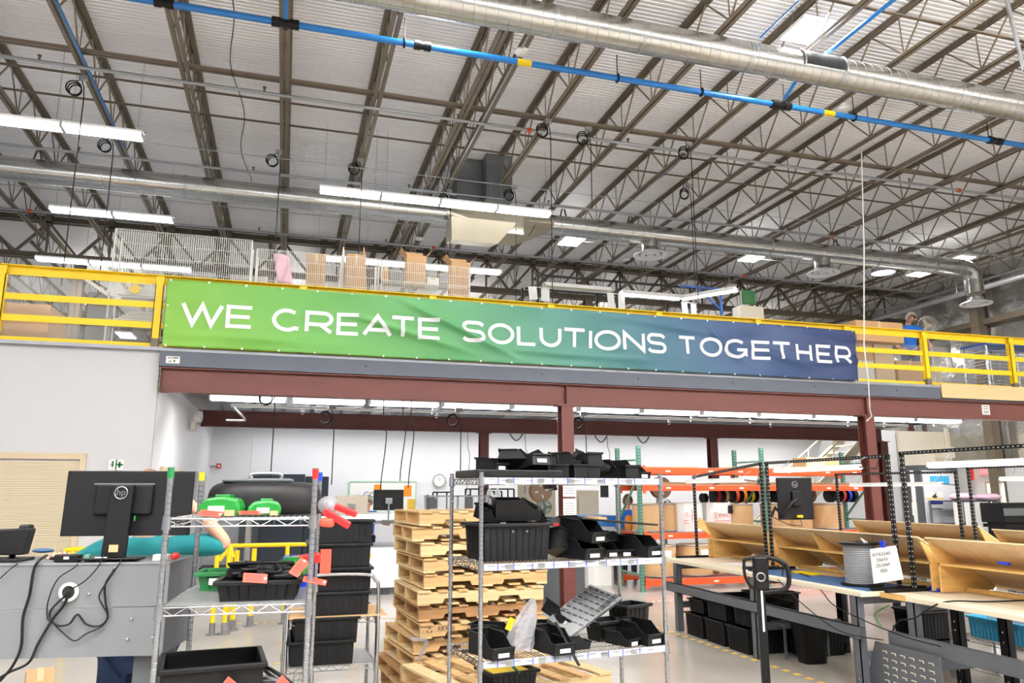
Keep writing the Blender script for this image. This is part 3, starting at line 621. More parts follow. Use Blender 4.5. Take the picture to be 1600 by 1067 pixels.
for i in range(24):
    u=.004+.992*i/23
    for v in (.012,.988): 
        p=bpt(u,v,.004); b=MB(); b.cyl(p,p+Vector((0,.004,0)),.016,n=10); b.build('grommet','chrome_dull' if i%3 else 'paper',t)
for v in (.3,.6): 
    p=bpt(.003,v,.004); MB().cyl(p,p+Vector((0,.004,0)),.014,n=10).build('grommet','chrome_dull',t)
# =================== BUILDERS ===================
def tote(W,D,H,mt='bin_black',parent=None,name='tote',label='',cat='tote',ribs=True,th=.006,taper=.03,rim=.018):
    t=thing(name,label,cat) if parent is None else parent
    b=MB(); w,d=W/2-taper,D/2-taper; W2,D2=W/2-rim,D/2-rim
    lo=[(-w,-d,0),(w,-d,0),(w,d,0),(-w,d,0)]; hi=[(-W2,-D2,H),(W2,-D2,H),(W2,D2,H),(-W2,D2,H)]
    li=[(x*(1-th/w),y*(1-th/d),th) for x,y,_ in lo]; hj=[(x*(1-th/W2),y*(1-th/D2),H) for x,y,_ in hi]
    b.add(lo+hi,[(0,3,2,1)]+[(i,(i+1)%4,4+(i+1)%4,4+i) for i in range(4)]); b.add(li+hj,[(0,1,2,3)]+[(i,4+i,4+(i+1)%4,(i+1)%4) for i in range(4)])
    b.add(hi+hj,[(i,(i+1)%4,4+(i+1)%4,4+i) for i in range(4)])
    if ribs:
        for ax,L in ((0,W),(1,D)):
            n=max(3,int(L/.045))
            for i in range(1,n):
                f=-1+2*i/n
                for s in(-1,1):
                    a=(f*w,s*d,.01) if ax==0 else (s*w,f*d,.01); c=(f*W2,s*D2,H-.02) if ax==0 else (s*W2,f*D2,H-.02)
                    b.bar(a,c,.008,.012)
    b.build('body',mt,t,fix=False)
    b=MB()
    for s in(-1,1):
        b.box((0,s*(D/2-.012),H-.008),(W,.024,.02)); b.box((s*(W/2-.012),0,H-.008),(.024,D-.048,.02))
    b.build('rim',mt,t,bevel=.004)
    return t
def hopper(W,D,H,mt='bin_black',name='parts_bin',label='',lab=True):
    """open-fronted parts bin; front toward -y"""
    t=thing(name,label,'parts bin'); b=MB(); w=W/2; e=.004
    side=[(-D/2,0),(D/2,0),(D/2+.0,H),(-D*.12,H),(-D*.36,H*.55),(-D/2-.01,H*.5)]
    for s in(-1,1): b.prism(side,lambda y,z,s=s:(s*w,y,z),lambda y,z,s=s:(s*(w-e),y,z))
    b.box((0,0,e/2),(W,D,e)); b.box((0,D/2-e/2,H/2),(W,e,H)); b.box((0,-D/2,H*.25),(W,e,H*.5))
    b.box((0,D/2+.004,H),(W+.01,.016,.01)); 
    for s in(-1,1): b.box((s*(w+.003),D*.2,H-.004),(.008,D*.6,.008))
    b.box((0,-D/2-.008,H*.5),(W,.018,.008))
    b.build('body',mt,t)
    if lab: MB().box((0,-D/2-.006,H*.2),(W*.5,.003,.022)).build('label_card','paper',t)
    return t
def wire_shelf(W,D,levels,H,z0=0,label='',mt='chrome',post_mt='chrome_dull',labels=False,name='wire_shelf',r=.0125,groove=True,solid=()):
    t=thing(name,label,'wire shelf')
    for i,(x,y) in enumerate(((0,0),(W,0),(0,D),(W,D))):
        b=MB(); b.cyl((x,y,z0),(x,y,H),r,n=12); po=b.build('post',post_mt,t)
        if groove:
            b=MB(); z=z0+.02
            while z<H-.06: b.cyl((x,y,z),(x,y,z+.003),r+.0012,n=10,cap=False); z+=.0254
            g=b.build('groove_ring','chrome',po); g['kind']='stuff'
        MB().cyl((x,y,H),(x,y,H+.006),r+.001,n=12).build('post_cap','grey_box',po)
    for lv in levels:
        b=MB(); k=int(W/.026)
        for y in (0,D):
            for dz in (0,-.032): b.cyl((0,y,lv+dz),(W,y,lv+dz),.0038,n=6)
            m=int(W/.05); pts=[(W*i/m,y,lv-(.032 if i%2 else 0)) for i in range(m+1)]
            b.tube(pts,.0026,4)
        for x in (0,W):
            for dz in (0,-.032): b.cyl((x,0,lv+dz),(x,D,lv+dz),.0038,n=6)
            m=max(4,int(D/.03)); b.tube([(x,D*i/m,lv-(.032 if i%2 else 0)) for i in range(m+1)],.0026,4)
        for i in range(1,k): b.cyl((W*i/k,0,lv+.002),(W*i/k,D,lv+.002),.0022,n=4,cap=False)
        for f in (.25,.5,.75): b.cyl((0,D*f,lv-.002),(W,D*f,lv-.002),.0034,n=5)
        s=b.build('shelf',mt,t)
        for x in (0,W):
            for y in (0,D): MB().cyl((x,y,lv-.045),(x,y,lv+.012),r+.007,r+.004,n=12).build('corner_sleeve','chrome_dull',s)
        if lv in solid: MB().box((W/2,D/2,lv+.007),(W-.03,D-.02,.004)).build('shelf_liner','galv_flat',s)
        if labels:
            b=MB().m('label_holder'); b.box((W/2,-.008,lv-.014),(W-.03,.003,.036)); b.m('ink_blue'); x=.1; i=0
            b.m('blue_plastic')
            while x<W-.08: b.box((x,-.0105,lv-.014),(.004,.002,.036)); x+=.098+.02*((i*7)%3); i+=1
            b.m('galv'); 
            for i in range(5): b.box((.17+i*W/6,-.0102,lv-.014),(.045,.0015,.026))
            b.m('ink')
            for i in range(14): b.box((.06+i*.08,-.0108,lv-.006-.006*(i%2)),(.045,.001,.002))
            b.build('label_strip',None,s)
    return t
def carton(W,D,H,label,name='cardboard_box',mt='cardboard',flaps=False,tape=True):
    t=thing(name,label,'box'); b=MB()
    if flaps:
        for s in(-1,1): b.box((s*W/2,0,H/2),(.005,D,H)); b.box((0,s*D/2,H/2),(W,.005,H))
        b.box((0,0,.003),(W,D,.005)); b.build('body',mt,t)
        for s in(-1,1):
            f=MB(); f.bar((s*W/2,0,H),(s*(W/2+.10),0,H+.12),D,.004,up=(0,0,1)); f.build('flap',mt,t)
        f=MB(); f.bar((0,D/2,H),(0,D/2+.05,H+.16),W,.004); f.build('flap',mt,t)
    else:
        b.box((0,0,H/2),(W,D,H)); b.build('body',mt,t,bevel=.004)
        if tape: f=MB(); f.box((0,0,H+.001),(.05,D+.002,.002)); f.box((0,-D/2-.001,H*.85),(.05,.002,H*.3)); f.build('tape','cardboard_light',t)
    return t
def put(t,loc,rz=0): t.location=loc; t.rotation_euler=(0,0,rz); return t
def skin(name,vs,es,rad,mt,parent,sub=2):
    me=bpy.data.meshes.new(name); me.from_pydata([Vector(v) for v in vs],es,[]); o=bpy.data.objects.new(name,me); C.objects.link(o); o.parent=parent
    md=o.modifiers.new('skin','SKIN'); md.use_smooth_shade=True
    for i,v in enumerate(me.skin_vertices[0].data):
        r=rad[i]; v.radius=r if isinstance(r,tuple) else (r,r); v.use_root=(i==0)
    s=o.modifiers.new('sub','SUBSURF'); s.levels=sub; s.render_levels=sub
    me.materials.append(M[mt]); return o
def person(label,loc,rz,top,legs_mt,hair,lean=0,head=(0,0,0),L=((-.26,.05,1.12),(-.24,.28,1.05)),Rr=((.26,.05,1.12),(.24,.28,1.05)),k=1.0,sleeve=.55,hairlen=0,vest=None,glasses=False,feet=True):
    t=thing('person',label,'person',loc,rz); V=Vector
    def bend(p): # lean forward round the pelvis
        p=V(p); q=p-V((0,0,.95)); c,s=math.cos(lean),math.sin(lean); return V((q.x,q.y*c+q.z*s,-q.y*s+q.z*c))+V((0,0,.95))
    pel=V((0,0,.95)); wst=bend((0,0,1.08)); chs=bend((0,0,1.28)); nkb=bend((0,.0,1.44)); nkt=bend((0,.02,1.52))
    hc=nkt+V((head[0],head[1]+.02,.10+head[2])); ht=hc+V((0,.0,.09))
    shL,shR=bend((-.17,0,1.40)),bend((.17,0,1.40))
    vs=[pel,wst,chs,nkb,nkt,hc,ht]; es=[(0,1),(1,2),(2,3),(3,4),(4,5),(5,6)]; rd=[(.15,.10),(.13,.09),(.15,.10),(.06,.055),(.05,.05),(.078,.092),(.07,.08)]
    tv=[pel+V((0,0,-.05)),wst,chs,nkb,nkb+V((0,.006,.03))]; te=[(0,1),(1,2),(2,3),(3,4)]; tr=[(.175,.125),(.15,.11),(.17,.12),(.095,.082),(.066,.062)]
    for sh,(el,wr),s in ((shL,L,-1),(shR,Rr,1)):
        el=V(el);wr=V(wr); i=len(vs); vs+=[sh,el,wr]; es+=[(2,i),(i,i+1),(i+1,i+2)]; rd+=[.052,.042,.028]
        d=(wr-el).normalized(); sd=d.cross(V((0,0,1))).normalized()*s; pm=wr+d*.07; vs.append(pm); es.append((i+2,i+3)); rd.append((.036,.016))
        for f,(o_,ln) in enumerate(((-.03,.06),(-.01,.075),(.01,.07),(.03,.055))):
            j=len(vs); vs+=[pm+d*.02+sd*o_,pm+d*(.02+ln*.6)+sd*o_-V((0,0,.008)),pm+d*(.02+ln)+sd*o_-V((0,0,.03))]; es+=[(i+3,j),(j,j+1),(j+1,j+2)]; rd+=[.009,.008,.007]
        j=len(vs); vs+=[wr+d*.03+sd*.04,wr+d*.07+sd*.055]; es+=[(i+2,j),(j,j+1)]; rd+=[.011,.009]
        i=len(tv); tv+=[sh,sh+(el-sh)*(1 if sleeve>.5 else .6)]; te+=[(2,i),(i,i+1)]; tr+=[.075,.062]
        if sleeve>1: i=len(tv); tv.append(el+(wr-el)*.85); te.append((i-1,i)); tr.append(.045)
    lv=[pel]; le=[]; lr=[(.15,.11)]
    for s in(-1,1):
        i=len(vs); a=[V((s*.09,0,.88)),V((s*.10,.03,.5)),V((s*.10,0,.09)),V((s*.11,.14,.04))]
        vs+=a; es+=[(0,i),(i,i+1),(i+1,i+2),(i+2,i+3)]; rd+=[.08,.055,.038,(.04,.03)]
        i=len(lv); lv+=a[:3]; le+=[(0,i),(i,i+1),(i+1,i+2)]; lr+=[.105,.078,.062]
        sh=MB(); sh.sphere((s*.11,.07,.045),(.05,.14,.045)); sh.build('shoe','black',t)
    vs=[v*k for v in vs]; tv=[v*k for v in tv]; lv=[v*k for v in lv]
    skin('body',vs,es,rd,'skin',t); skin('shirt',tv,te,tr,top,t); skin('trousers',lv,le,lr,legs_mt,t)
    hc=hc*k; fy=V((0,1,0))
    b=MB(); b.sphere(hc+V((0,.115,.0)),(.014,.022,.024),8,6); 
    for s in(-1,1): b.sphere(hc+V((s*.088,0,.0)),(.014,.022,.034),8,6)
    b.build('nose_and_ears','skin',t); b.mats=[]
    b=MB(); [b.sphere(hc+V((s*.033,.098,.03)),(.013,.008,.007),8,6) for s in(-1,1)]; b.build('eyes','ink',t)
    b=MB(); b.sphere(hc+V((0,.102,-.045)),(.024,.008,.007),8,6); b.build('lips','red_steel',t)
    b=MB(); b.sm=True; c=hc+V((0,-.012,.03)); n,m=24,12; vv=[]
    for j in range(m+1):
        for i in range(n):
            a=2*PI*i/n; fr=max(0,math.sin(a)); th=(PI*(.66+hairlen)*(1-fr)+PI*.36*fr)*j/m; q=1.03+.10*noise.noise(V((math.cos(a)*2.5,math.sin(a)*2.5,th*2.5+k*7)))
            vv.append(c+V((.094*q*math.sin(th)*math.cos(a),.112*q*math.sin(th)*math.sin(a),.125*q*math.cos(th))))
    b.add(vv,[(j*n+i,(j+1)*n+i,(j+1)*n+(i+1)%n,j*n+(i+1)%n) for j in range(m) for i in range(n)]); o=b.build('hair',hair,t); md=o.modifiers.new('s','SOLIDIFY'); md.thickness=.014; md.offset=-1
    if glasses:
        b=MB(); [b.torus(hc+V((s*.035,.112,.03)),.024,.003,14,4,(0,1,0)) for s in(-1,1)]; b.cyl(hc+V((-.012,.112,.03)),hc+V((.012,.112,.03)),.003,n=4); b.build('glasses','ink',t)
    if vest:
        skin('vest',[pel*k+V((0,.03,0)),wst*k+V((0,.04,0)),chs*k+V((0,.05,0)),nkb*k+V((0,.0,-.05))],[(0,1),(1,2),(2,3)],[(.12,.12),(.11,.10),(.12,.10),(.07,.06)],vest,t)
    return t
# =================== THINGS ON THE MEZZANINE ===================
def rack_unit(qa,qb,Y,label,levels,panel=(None,),ztop=None,z0=DZ,D=.46):
    a=P(*qa,Y=Y); c=P(*qb,Y=Y); W=c.x-a.x; ztop=ztop or (a.z+c.z)/2
    t=wire_shelf(W,D,[l-z0 for l in levels],ztop-z0,0,label,'wire_white','wire_white',groove=False,r=.014); t.location=(a.x,Y,z0)
    if panel[0] is not None:
        b=MB(); n=int(W/.032)
        for i in range(n+1): b.cyl((W*i/n,-.02,panel[0]-z0),(W*i/n,-.02,ztop-z0),.0048,n=4,cap=False)
        z=panel[0]
        while z<=ztop+.001: b.cyl((0,-.02,z-z0),(W,-.02,z-z0),.005,n=4); z+=(ztop-panel[0])/5
        b.build('wire_panel','wire_white',t)
    return t,a,c
A,a1,c1=rack_unit((181,362),(394,379),12.5,'tall white wire shelf with grid panel behind the left rail',[4.05,4.42,4.82],(4.78,),5.85)
Bq,a2,c2=rack_unit((402,391),(592,404),12.5,'white wire shelf with pink sheet and boxes above the banner',[4.2,4.75,5.15],(4.85,),5.72)
Cq,a3,c3=rack_unit((597,404),(734,419),12.5,'white wire shelf with open cartons, right of the pink sheet',[4.2,4.75,5.15,5.35],(4.85,),5.70)
cl=b=MB(); b.cyl((0,0,0),(0,.02,0),.075,n=20); put(tag(b.build('yellow_disc','yellow'),'small yellow round knob on the white wire shelf behind the left rail','knob'),P(211,451,Y=12.44))
for i,(q,w_,l) in enumerate((((205,448),1.1,'stack of white parts on the upper shelf of the wire rack behind the left rail'),((205,489),1.1,'stack of white parts on the lower shelf of the wire rack behind the left rail'))):
    p=P(*q,Y=12.7); lv=(4.42,4.82)[1-i]; b=MB()
    for j in range(5): b.box((a1.x+.95+.02*j,12.72,lv+.02+.028*j),(1.7-.06*j,.38,.02))
    tag(b.build('panel_stack','white_paint'),l,'stack of panels')
for (q0,q1,z,mt,l,fl) in (((480,400),(508,421),5.15,'cardboard','small closed carton on the wire shelf, between pink sheet and white cone',0),((541,400),(570,424),5.15,'cardboard','upright carton with raised flap on the wire shelf left of the joint post',0),((634,402),(663,432),5.35,'cardboard','open carton with tilted flaps on the right wire shelf',1),((703,412),(732,442),5.15,'cardboard','open carton at the right end of the wire shelves',1)):
    p0=P(*q0,Y=12.72);p1=P(*q1,Y=12.72); H=max(.16,p0.z-z); put(carton(p1.x-p0.x,.3,H,l,mt=mt,flaps=bool(fl)),((p0.x+p1.x)/2,12.72,z+.004))
for (x0,x1,l) in ((596,606,'narrow tan carton beside the joint post of the wire shelves'),(666,684,'low white carton beside the open carton on the right wire shelf')):
    p0=P(x0,420,Y=12.72);p1=P(x1,420,Y=12.72); put(carton(p1.x-p0.x,.3,.26 if x0<600 else .14,l,mt='cardboard' if x0<600 else 'paper'),((p0.x+p1.x)/2,12.72,5.36 if x0<600 else 5.356))
p=P(440,405,Y=12.46); b=MB(); n=8; vs=[(p.x-.14+.25*i/n+.1*(j/n),12.44+.03*math.sin(i+j),5.66-.5*j/n-.03*i/n) for j in range(n+1) for i in range(n+1)]; b.sm=True; b.add(vs,[(j*9+i,j*9+i+1,(j+1)*9+i+1,(j+1)*9+i) for j in range(n) for i in range(n)]); o=b.build('pink_sheet','pink'); o.modifiers.new('s','SOLIDIFY').thickness=.003; tag(o,'crumpled pink plastic sheet draped on the wire shelf','plastic sheet')
for q,l in (((537,386),'white paper cone sticking up above the wire shelf, left one'),((569,386),'tan paper cone sticking up above the wire shelf, right one')):
    p=P(*q,Y=12.8); b=MB(); b.lathe((p.x,12.8,5.16),[(.09,0),(.01,p.z-5.16)],10); tag(b.build('paper_cone','paper' if q[0]<550 else 'cardboard'),l,'paper cone')
p=P(507,432,Y=12.7); b=MB(); b.lathe((p.x,12.7,4.755),[(.15,0),(.11,.12),(.05,.22),(.05,.28)],14); tag(b.build('plastic_funnel','white_paint'),'white plastic funnel inside the wire shelf under the small carton','funnel')
for q,l in (((515,428),'coiled white hose hanging in the wire shelf right of the funnel'),):
    p=P(*q,Y=12.6); b=MB(); b.torus((p.x,12.6,5.0),.1,.018,nrm=(.1,1,0)); b.torus((p.x+.15,12.6,4.98),.08,.015,nrm=(.2,1,.2)); tag(b.build('coiled_hose','white_paint'),l,'hose')
for q0,q1,l in (((668,456),(700,463),'long flat carton lying low behind the top rail, left one'),((702,458),(735,467),'long flat carton lying low behind the top rail, right one')):
    p0=P(*q0,Y=12.3);p1=P(*q1,Y=12.3); put(carton(p1.x-p0.x,.3,.5,l,mt='cardboard_light'),((p0.x+p1.x)/2,12.15,4.4)); 
    b=MB(); b.box(((p0.x+p1.x)/2,12.15,4.12),(p1.x-p0.x+.02,.3,.555)); tag(b.build('grey_stand','grey_box'),'hidden grey stand carrying the '+l.split(',')[0].split(' lying')[0]+(' at left' if q0[0]<690 else ' at right'),'stand')
# gantry of dark tube with shop lights
GY=13.6
t=thing('light_gantry','dark steel frame carrying white shop lights above the banner','light frame',(0,GY,0))
pa=P(845,428,Y=GY); pb=P(1085,452,Y=GY); zt=(pa.z+pb.z)/2
b=MB(); b.b2((pa.x,-.02,zt-.02),(pb.x,.02,zt+.02)); b.b2((pa.x,1.0,zt-.02),(pb.x,1.04,zt+.02)); b.build('cross_bar','black',t)
for q in ((840,440),(963,440),(1078,450)):
    x=P(*q,Y=GY).x
    for y in (0,1.02): MB().b2((x-.02,y-.02,DZ),(x+.02,y+.02,zt)).build('upright','black',t)
def shoplight(x0,x1,y,z,label,lit,rz=0,L=None):
    L=L or x1-x0; t=thing('shop_light',label,'shop light',((x0+x1)/2,y,z),rz,'shop lights on the mezzanine gantry')
    b=MB(); b.prism([(-.06,.09),(.06,.09),(.13,0),(.12,0),(.055,.075),(-.055,.075),(-.12,0),(-.13,0)],lambda y_,z_:(-L/2,y_,z_),lambda y_,z_:(L/2,y_,z_)); b.build('reflector','white_paint',t)
    b=MB(); [b.cyl((-L/2+.04,d,.02),(L/2-.04,d,.02),.018,n=8) for d in(-.05,.05)]; b.build('tube','tube_light' if lit else 'lamp_off',t)
    b=MB(); [b.cyl((s*L*.4,0,.09),(s*L*.4,0,zt-z if zt>z+.1 else .3),.004,n=4) for s in(-1,1)]; b.build('hanger','zinc',t)
for q0,q1,l,lit in (((850,445),(952,452),'unlit white shop light hanging left above the banner',False),((970,457),(1066,464),'lit white shop light hanging in the middle above the banner',True)):
    p0=P(*q0,Y=GY);p1=P(*q1,Y=GY); shoplight(p0.x,p1.x,GY,(p0.z+p1.z)/2-.05,l,lit)
p0=P(1080,462,Y=13.6); p1=P(1128,480,Y=12.7); shoplight(p0.x,p1.x,13.1,p0.z-.12,'lit shop light slanting toward the camera by the green board',True,rz=-.95,L=1.2)
for i,(q0,q1,l) in enumerate((((831,448),(857,470),'white paper sheet pair hung left of the unlit shop light'),((953,458),(975,492),'white paper sheet pair hung between the two shop lights'),((1068,472),(1087,500),'white paper sheet pair hung right of the lit shop light'))):
    p0=P(*q0,Y=GY-.06);p1=P(*q1,Y=GY-.06); m=(p0.x+p1.x)/2; b=MB(); b.bar((p0.x,GY-.08,p0.z),(p0.x+.03,GY-.08,p1.z),(m-p0.x),.004,up=(0,1,0)); b.bar((m+.12,GY-.02,p0.z),(m+.12,GY-.02,p1.z),(m-p0.x),.004,up=(0,1,0)); b.bar((p0.x,GY-.05,p0.z),(m+.2,GY-.05,p0.z),.01); tag(b.build('hung_sheets','paper'),l,'paper sheet')
p0=P(1159,453,Y=13.4);p1=P(1180,476,Y=13.4); t=thing('green_board','dark green board on a white stand behind the banner','board',(0,0,0))
MB().b2((p0.x,13.38,p1.z),(p1.x,13.42,p0.z)).build('panel','green_board',t); b=MB(); b.b2((p0.x,13.43,DZ),(p0.x+.03,13.46,p0.z)); b.b2((p1.x,13.43,DZ),(p1.x+.03,13.46,p0.z)); b.build('stand','white_paint',t)
p0=P(1152,478,Y=13.0);p1=P(1190,497,Y=13.0); b=MB(); b.b2((p0.x,12.9,DZ),(p1.x,13.2,p0.z)); tag(b.build('tan_bundle','beige_box',bevel=.02),'tan wrapped bundle below the green board','bundle')
b=MB(); p0=P(1125,450,Y=13.2); b.b2((p0.x,13.2,DZ),(p0.x+.04,13.24,p0.z+.0)); b.b2((p0.x-.9,13.2,p0.z-.04),(p0.x,13.24,p0.z)); b.bar((p0.x-.55,13.22,p0.z),(p0.x,13.22,p0.z-.45),.03); tag(b.build('blue_bracket','blue_steel'),'blue steel corner frame beside the slanting shop light','frame')
# far light rows seen over the rail
for q,l,n in (((300,423),'far strip light low behind the tall wire panel',3),((782,427),'far strip light low behind the boxes on the wire shelves',4)):
    p=P(*q,Z=7.6); row(p.x-n*1.22,n,p.y,7.6,l,'far low light rows',e=0)
    area('row_glow',(p.x-n*.6,p.y,7.55),n*1.2,.1,120)
# boxes on mezzanine, right: tall carton row, wrapped goods, person
p0=P(1305,518,Y=12.25);p1=P(1410,505,Y=12.25)
t=put(carton(p1.x-P(1337,505,Y=12.25).x,.9,.42,'long brown carton on top of the wrapped goods beside the worker in blue'),((p1.x+P(1337,505,Y=12.25).x)/2,12.7,p1.z-.42))
b=MB(); xa_=P(1337,505,Y=12.25).x
for i,(x0_,x1_,z0_,z1_,mt,l) in enumerate(((xa_,xa_+.55,4.0,4.45,'white_paint','white box under the long carton behind the right rail'),(xa_+.6,p1.x-.1,4.0,p1.z-.425,'cardboard_light','tall brown carton wrapped in film behind the right rail'),(xa_,xa_+.55,4.455,p1.z-.425,'cardboard','brown carton stacked on the white box behind the right rail'),(p1.x-.02,p1.x+.62,4.0,4.5,'cardboard','brown wrapped carton just left of the rail post'),(p1.x+.7,p1.x+1.1,4.0,4.42,'beige_box','beige wrapped bundle right of the rail post'))):
    c=carton(x1_-x0_,.5,z1_-z0_,l,mt=mt); put(c,((x0_+x1_)/2,12.72,z0_))
t=thing('cart','low chrome cart carrying the wrapped goods on the mezzanine','cart',(xa_,12.35,DZ))
MB().b2((-.05,0,.12),(3.0,.62,.158)).build('platform','galv_flat',t)
for x in (0,1.4,2.9):
    for y in (.05,.57): MB().cyl((x,y-.02,.05),(x,y+.02,.05),.05).cyl((x,y,.05),(x,y,.13),.012).build('caster','rubber',t)
for x in (.0,1.95): MB().cyl((x,0,.15),(x,0,.9),.012,n=8).build('handle_post','chrome',t)
b=MB(); b.b2((xa_-.06,12.3,4.02),(p1.x+1.15,12.305,4.8)); tag(b.build('clear_wrap','clear_film'),'clear stretch film wrapped over the goods behind the right rail','plastic film')
ph=P(1413,490,Y=12.95)
person('grey-haired person in a blue polo shirt looking down on the mezzanine at right',(P(1413,490,Y=13.3).x+.07,13.32,DZ),R(150),'blue_cloth','denim','hair_grey',lean=.12,head=(-.03,.09,-.085),k=1.13,L=((-.30,.08,1.14),(-.28,.3,1.0)),Rr=((.30,.08,1.14),(.28,.3,1.0)),glasses=True,sleeve=.4)
p=P(1448,508,Y=14.5); t=thing('pedestal_fan','beige round pedestal fan behind the worker in blue','fan',(p.x,14.5,DZ)); z=p.z-DZ
MB().cyl((0,0,0),(0,0,z-.2),.02).cyl((0,0,0),(0,0,.03),.2,n=20).build('stand','grey_box',t)
b=MB(); [b.torus((0,-.03+.03*j,z),.22-.02*j,.006,24,4,(.5,1,0)) for j in range(3)]; [b.cyl((0,0,z),(.22*math.cos(a),-.05,z+.22*math.sin(a)),.003,n=4) for a in [2*PI*i/24 for i in range(24)]]; b.build('cage','beige_box',t)
b=MB(); [b.box((.09*math.cos(a),0,z+.09*math.sin(a)),(.14,.01,.08),ry=-a) for a in (0,2.09,4.19)]; b.build('blade','beige_box',t)
for i,(q,l) in enumerate((((1540,545),'blue-topped steel tray rack behind the right rail, left one'),((1582,550),'blue-topped steel tray rack behind the right rail, right one'),((1625,560),'blue-topped steel tray rack at the right frame edge'))):
    p=P(*q,Y=13.2); t=thing('tray_rack',l,'tray rack',(p.x,13.2,DZ),0,'tray racks on the mezzanine')
    for x in (-.33,.33):
        for y in (-.3,.3): MB().b2((x-.015,y-.015,0),(x+.015,y+.015,1.22)).build('post','chrome',t)
    for z in [.12+.075*j for j in range(14)]:
        MB().b2((-.32,-.3,z),(-.28,.3,z+.01)).b2((.28,-.3,z),(.32,.3,z+.01)).b2((-.32,-.3,z),(.32,-.28,z+.01)).build('tray_rail','chrome_dull',t)
    MB().b2((-.36,-.36,1.22),(.36,.34,1.27)).build('top_cover','blue_steel',t)
# things behind left rail bays
p0=P(0,500,Y=12.0);p1=P(75,528,Y=12.0); put(carton(1.6,.9,.62,'large brown carton behind the lower left rail'),(p1.x-.8,12.4,DZ))
p=P(142,420,Y=12.9); t=thing('magnifier_lamp','white magnifier lamp on a black arm behind the left rail','work lamp',(p.x,12.9,DZ))
MB().tube([(0,0,0),(0,0,.9),(.25,0,1.15),(.05,0,1.25)],.015).build('arm','black',t); MB().bar((-.12,-.2,1.3),(.35,-.2,.98),.12,.05).build('lamp_head','white_paint',t)
p=P(155,495,Y=13.2); b=MB(); b.b2((p.x-.2,13.2,DZ),(p.x+.12,13.5,p.z+.4)); tag(b.build('grey_cabinet','grey_box'),'narrow grey cabinet behind the left rail bays','cabinet')
# ---- hanging hoses and cable coils ----
def coil(q,Zc,zend,label,r=.11,name='cable_coil',mt='black',dx=.05,n=3,sway=.0,Yc=None):
    p=P(*q,Z=Zc) if Yc is None else P(*q,Y=Yc); Zc=p.z; t=thing(name,label,'cable coil',(p.x,p.y,p.z)); b=MB()
    for i in range(n): b.torus((0.01*i,.02*i,-.012*i),r*(1-.07*i),.011,n=22,m=5,nrm=(.15*i-.1,1,.25-.1*i))
    b.build('loop',mt,t)
    b=MB(); b.tube([(r*.2,0,r),(r*.9,0,r*1.5),(r*1.3,0,r*.3),(dx+r,0,-r*1.3),(dx+r,0,-r*3),(dx+r+sway,0,zend-Zc)],.009,5); b.build('cable',mt,t)
    MB().box((r*1.1,0,r*1.7),(.12,.06,.07)).build('junction_box','galv_flat',t)
for q,l in (((115,137),'black cable coil hung from a joist at top left'),((163,227),'black cable coil just above the left rear lights'),((425,250),'black cable coil beside the vertical-looking joist'),((553,263),'black cable coil above the left end of the central light row'),((693,310),'black cable coil at the grey box above the central lights'),((795,304),'black cable coil beside the square grey duct'),((847,203),'black cable coil right of centre, left of two side by side'),((910,215),'black cable coil right of centre, right of two side by side'),((1068,238),'black cable coil among the right joists, upper one'),((1069,302),'black cable coil among the right joists, lower one')):
    coil(q,8.15,4.9 if q!=(910,215) else 6.8,l,r=.11)
for q,l,ze in (((415,622),'cable coil under the mezzanine at the left end of the light row',1.95),((508,652),'cable coil in front of the second beam, left',1.95),((707,656),'cable coil in front of the second beam, near the middle',1.95),((903,661),'grey cable coil beside the front centre column',1.95)):
    coil(q,3.12,ze,l,r=.10,n=2,Yc=12.7)
for q,ze,l in (((628,640),2.0,'black drop cable falling to the black monitor'),((598,640),1.75,'thin drop cable curving to the machine bench, left one'),((641,640),1.9,'thin drop cable beside the black monitor'),((730,690),1.8,'thin drop cable between columns toward the machine guard'),((948,690),1.9,'thin dark drop cable over the blue machine'),((820,690),1.8,'thin drop cable in front of the beige panel')):
    p=P(*q,Z=3.1); b=MB(); b.tube([(p.x+.07*math.sin(PI*i/12)**2*(1 if i>5 else .3),p.y,3.75+(ze-3.75)*i/12) for i in range(13)],.008,5); tag(b.build('drop_cable','black'),l,'cable')
for q,l in (((800,688),'grey cable loop draped under the second beam, left one'),((930,690),'grey cable loop draped under the second beam, middle one'),((995,690),'grey cable loop draped under the second beam, right one')):
    p=P(*q,Y=17.8); b=MB(); b.tube([(p.x+.35*i/8-.18,17.42,3.22-.18*math.sin(PI*i/8)) for i in range(9)],.018,6); tag(b.build('cable_loop','grey_box'),l,'cable')
# =================== BACK OF THE GROUND FLOOR ===================
def flat(q0,q1,Y,th,mt,name,label,cat,bev=0):
    a=P(*q0,Y=Y); c=P(*q1,Y=Y); b=MB(); b.b2((a.x,Y,c.z),(c.x,Y+th,a.z)); return tag(b.build(name,mt,bevel=bev),label,cat)
# dark control cabinets
for (x0,x1,h,l) in ((-.68,.50,2.25,'tall dark slate control cabinet, left and wider of the pair'),(.52,1.05,2.2,'tall dark slate control cabinet, right and narrower of the pair')):
    t=thing('control_cabinet',l,'cabinet',((x0+x1)/2,19.3,0)); w_=(x1-x0)/2
    MB().b2((-w_,-.3,.0),(w_,.35,h)).build('body','cabinet_dark',t,bevel=.01)
    k=2 if x1-x0>1 else 1
    for i in range(k): 
        MB().b2((-w_+.01+i*2*w_/k,-.32,.1),(-w_-.01+(i+1)*2*w_/k,-.302,h-.05)).build('door','cabinet_dark',t); MB().b2((-w_+2*w_*(i+1)/k-.07,-.345,1.1),(-w_+2*w_*(i+1)/k-.05,-.325,1.35)).build('handle','zinc',t)
flat((375,800),(400,880),18.6,.5,'cabinet_mid','side_cabinet','low grey cabinet left of the slate control cabinets','cabinet',.01)
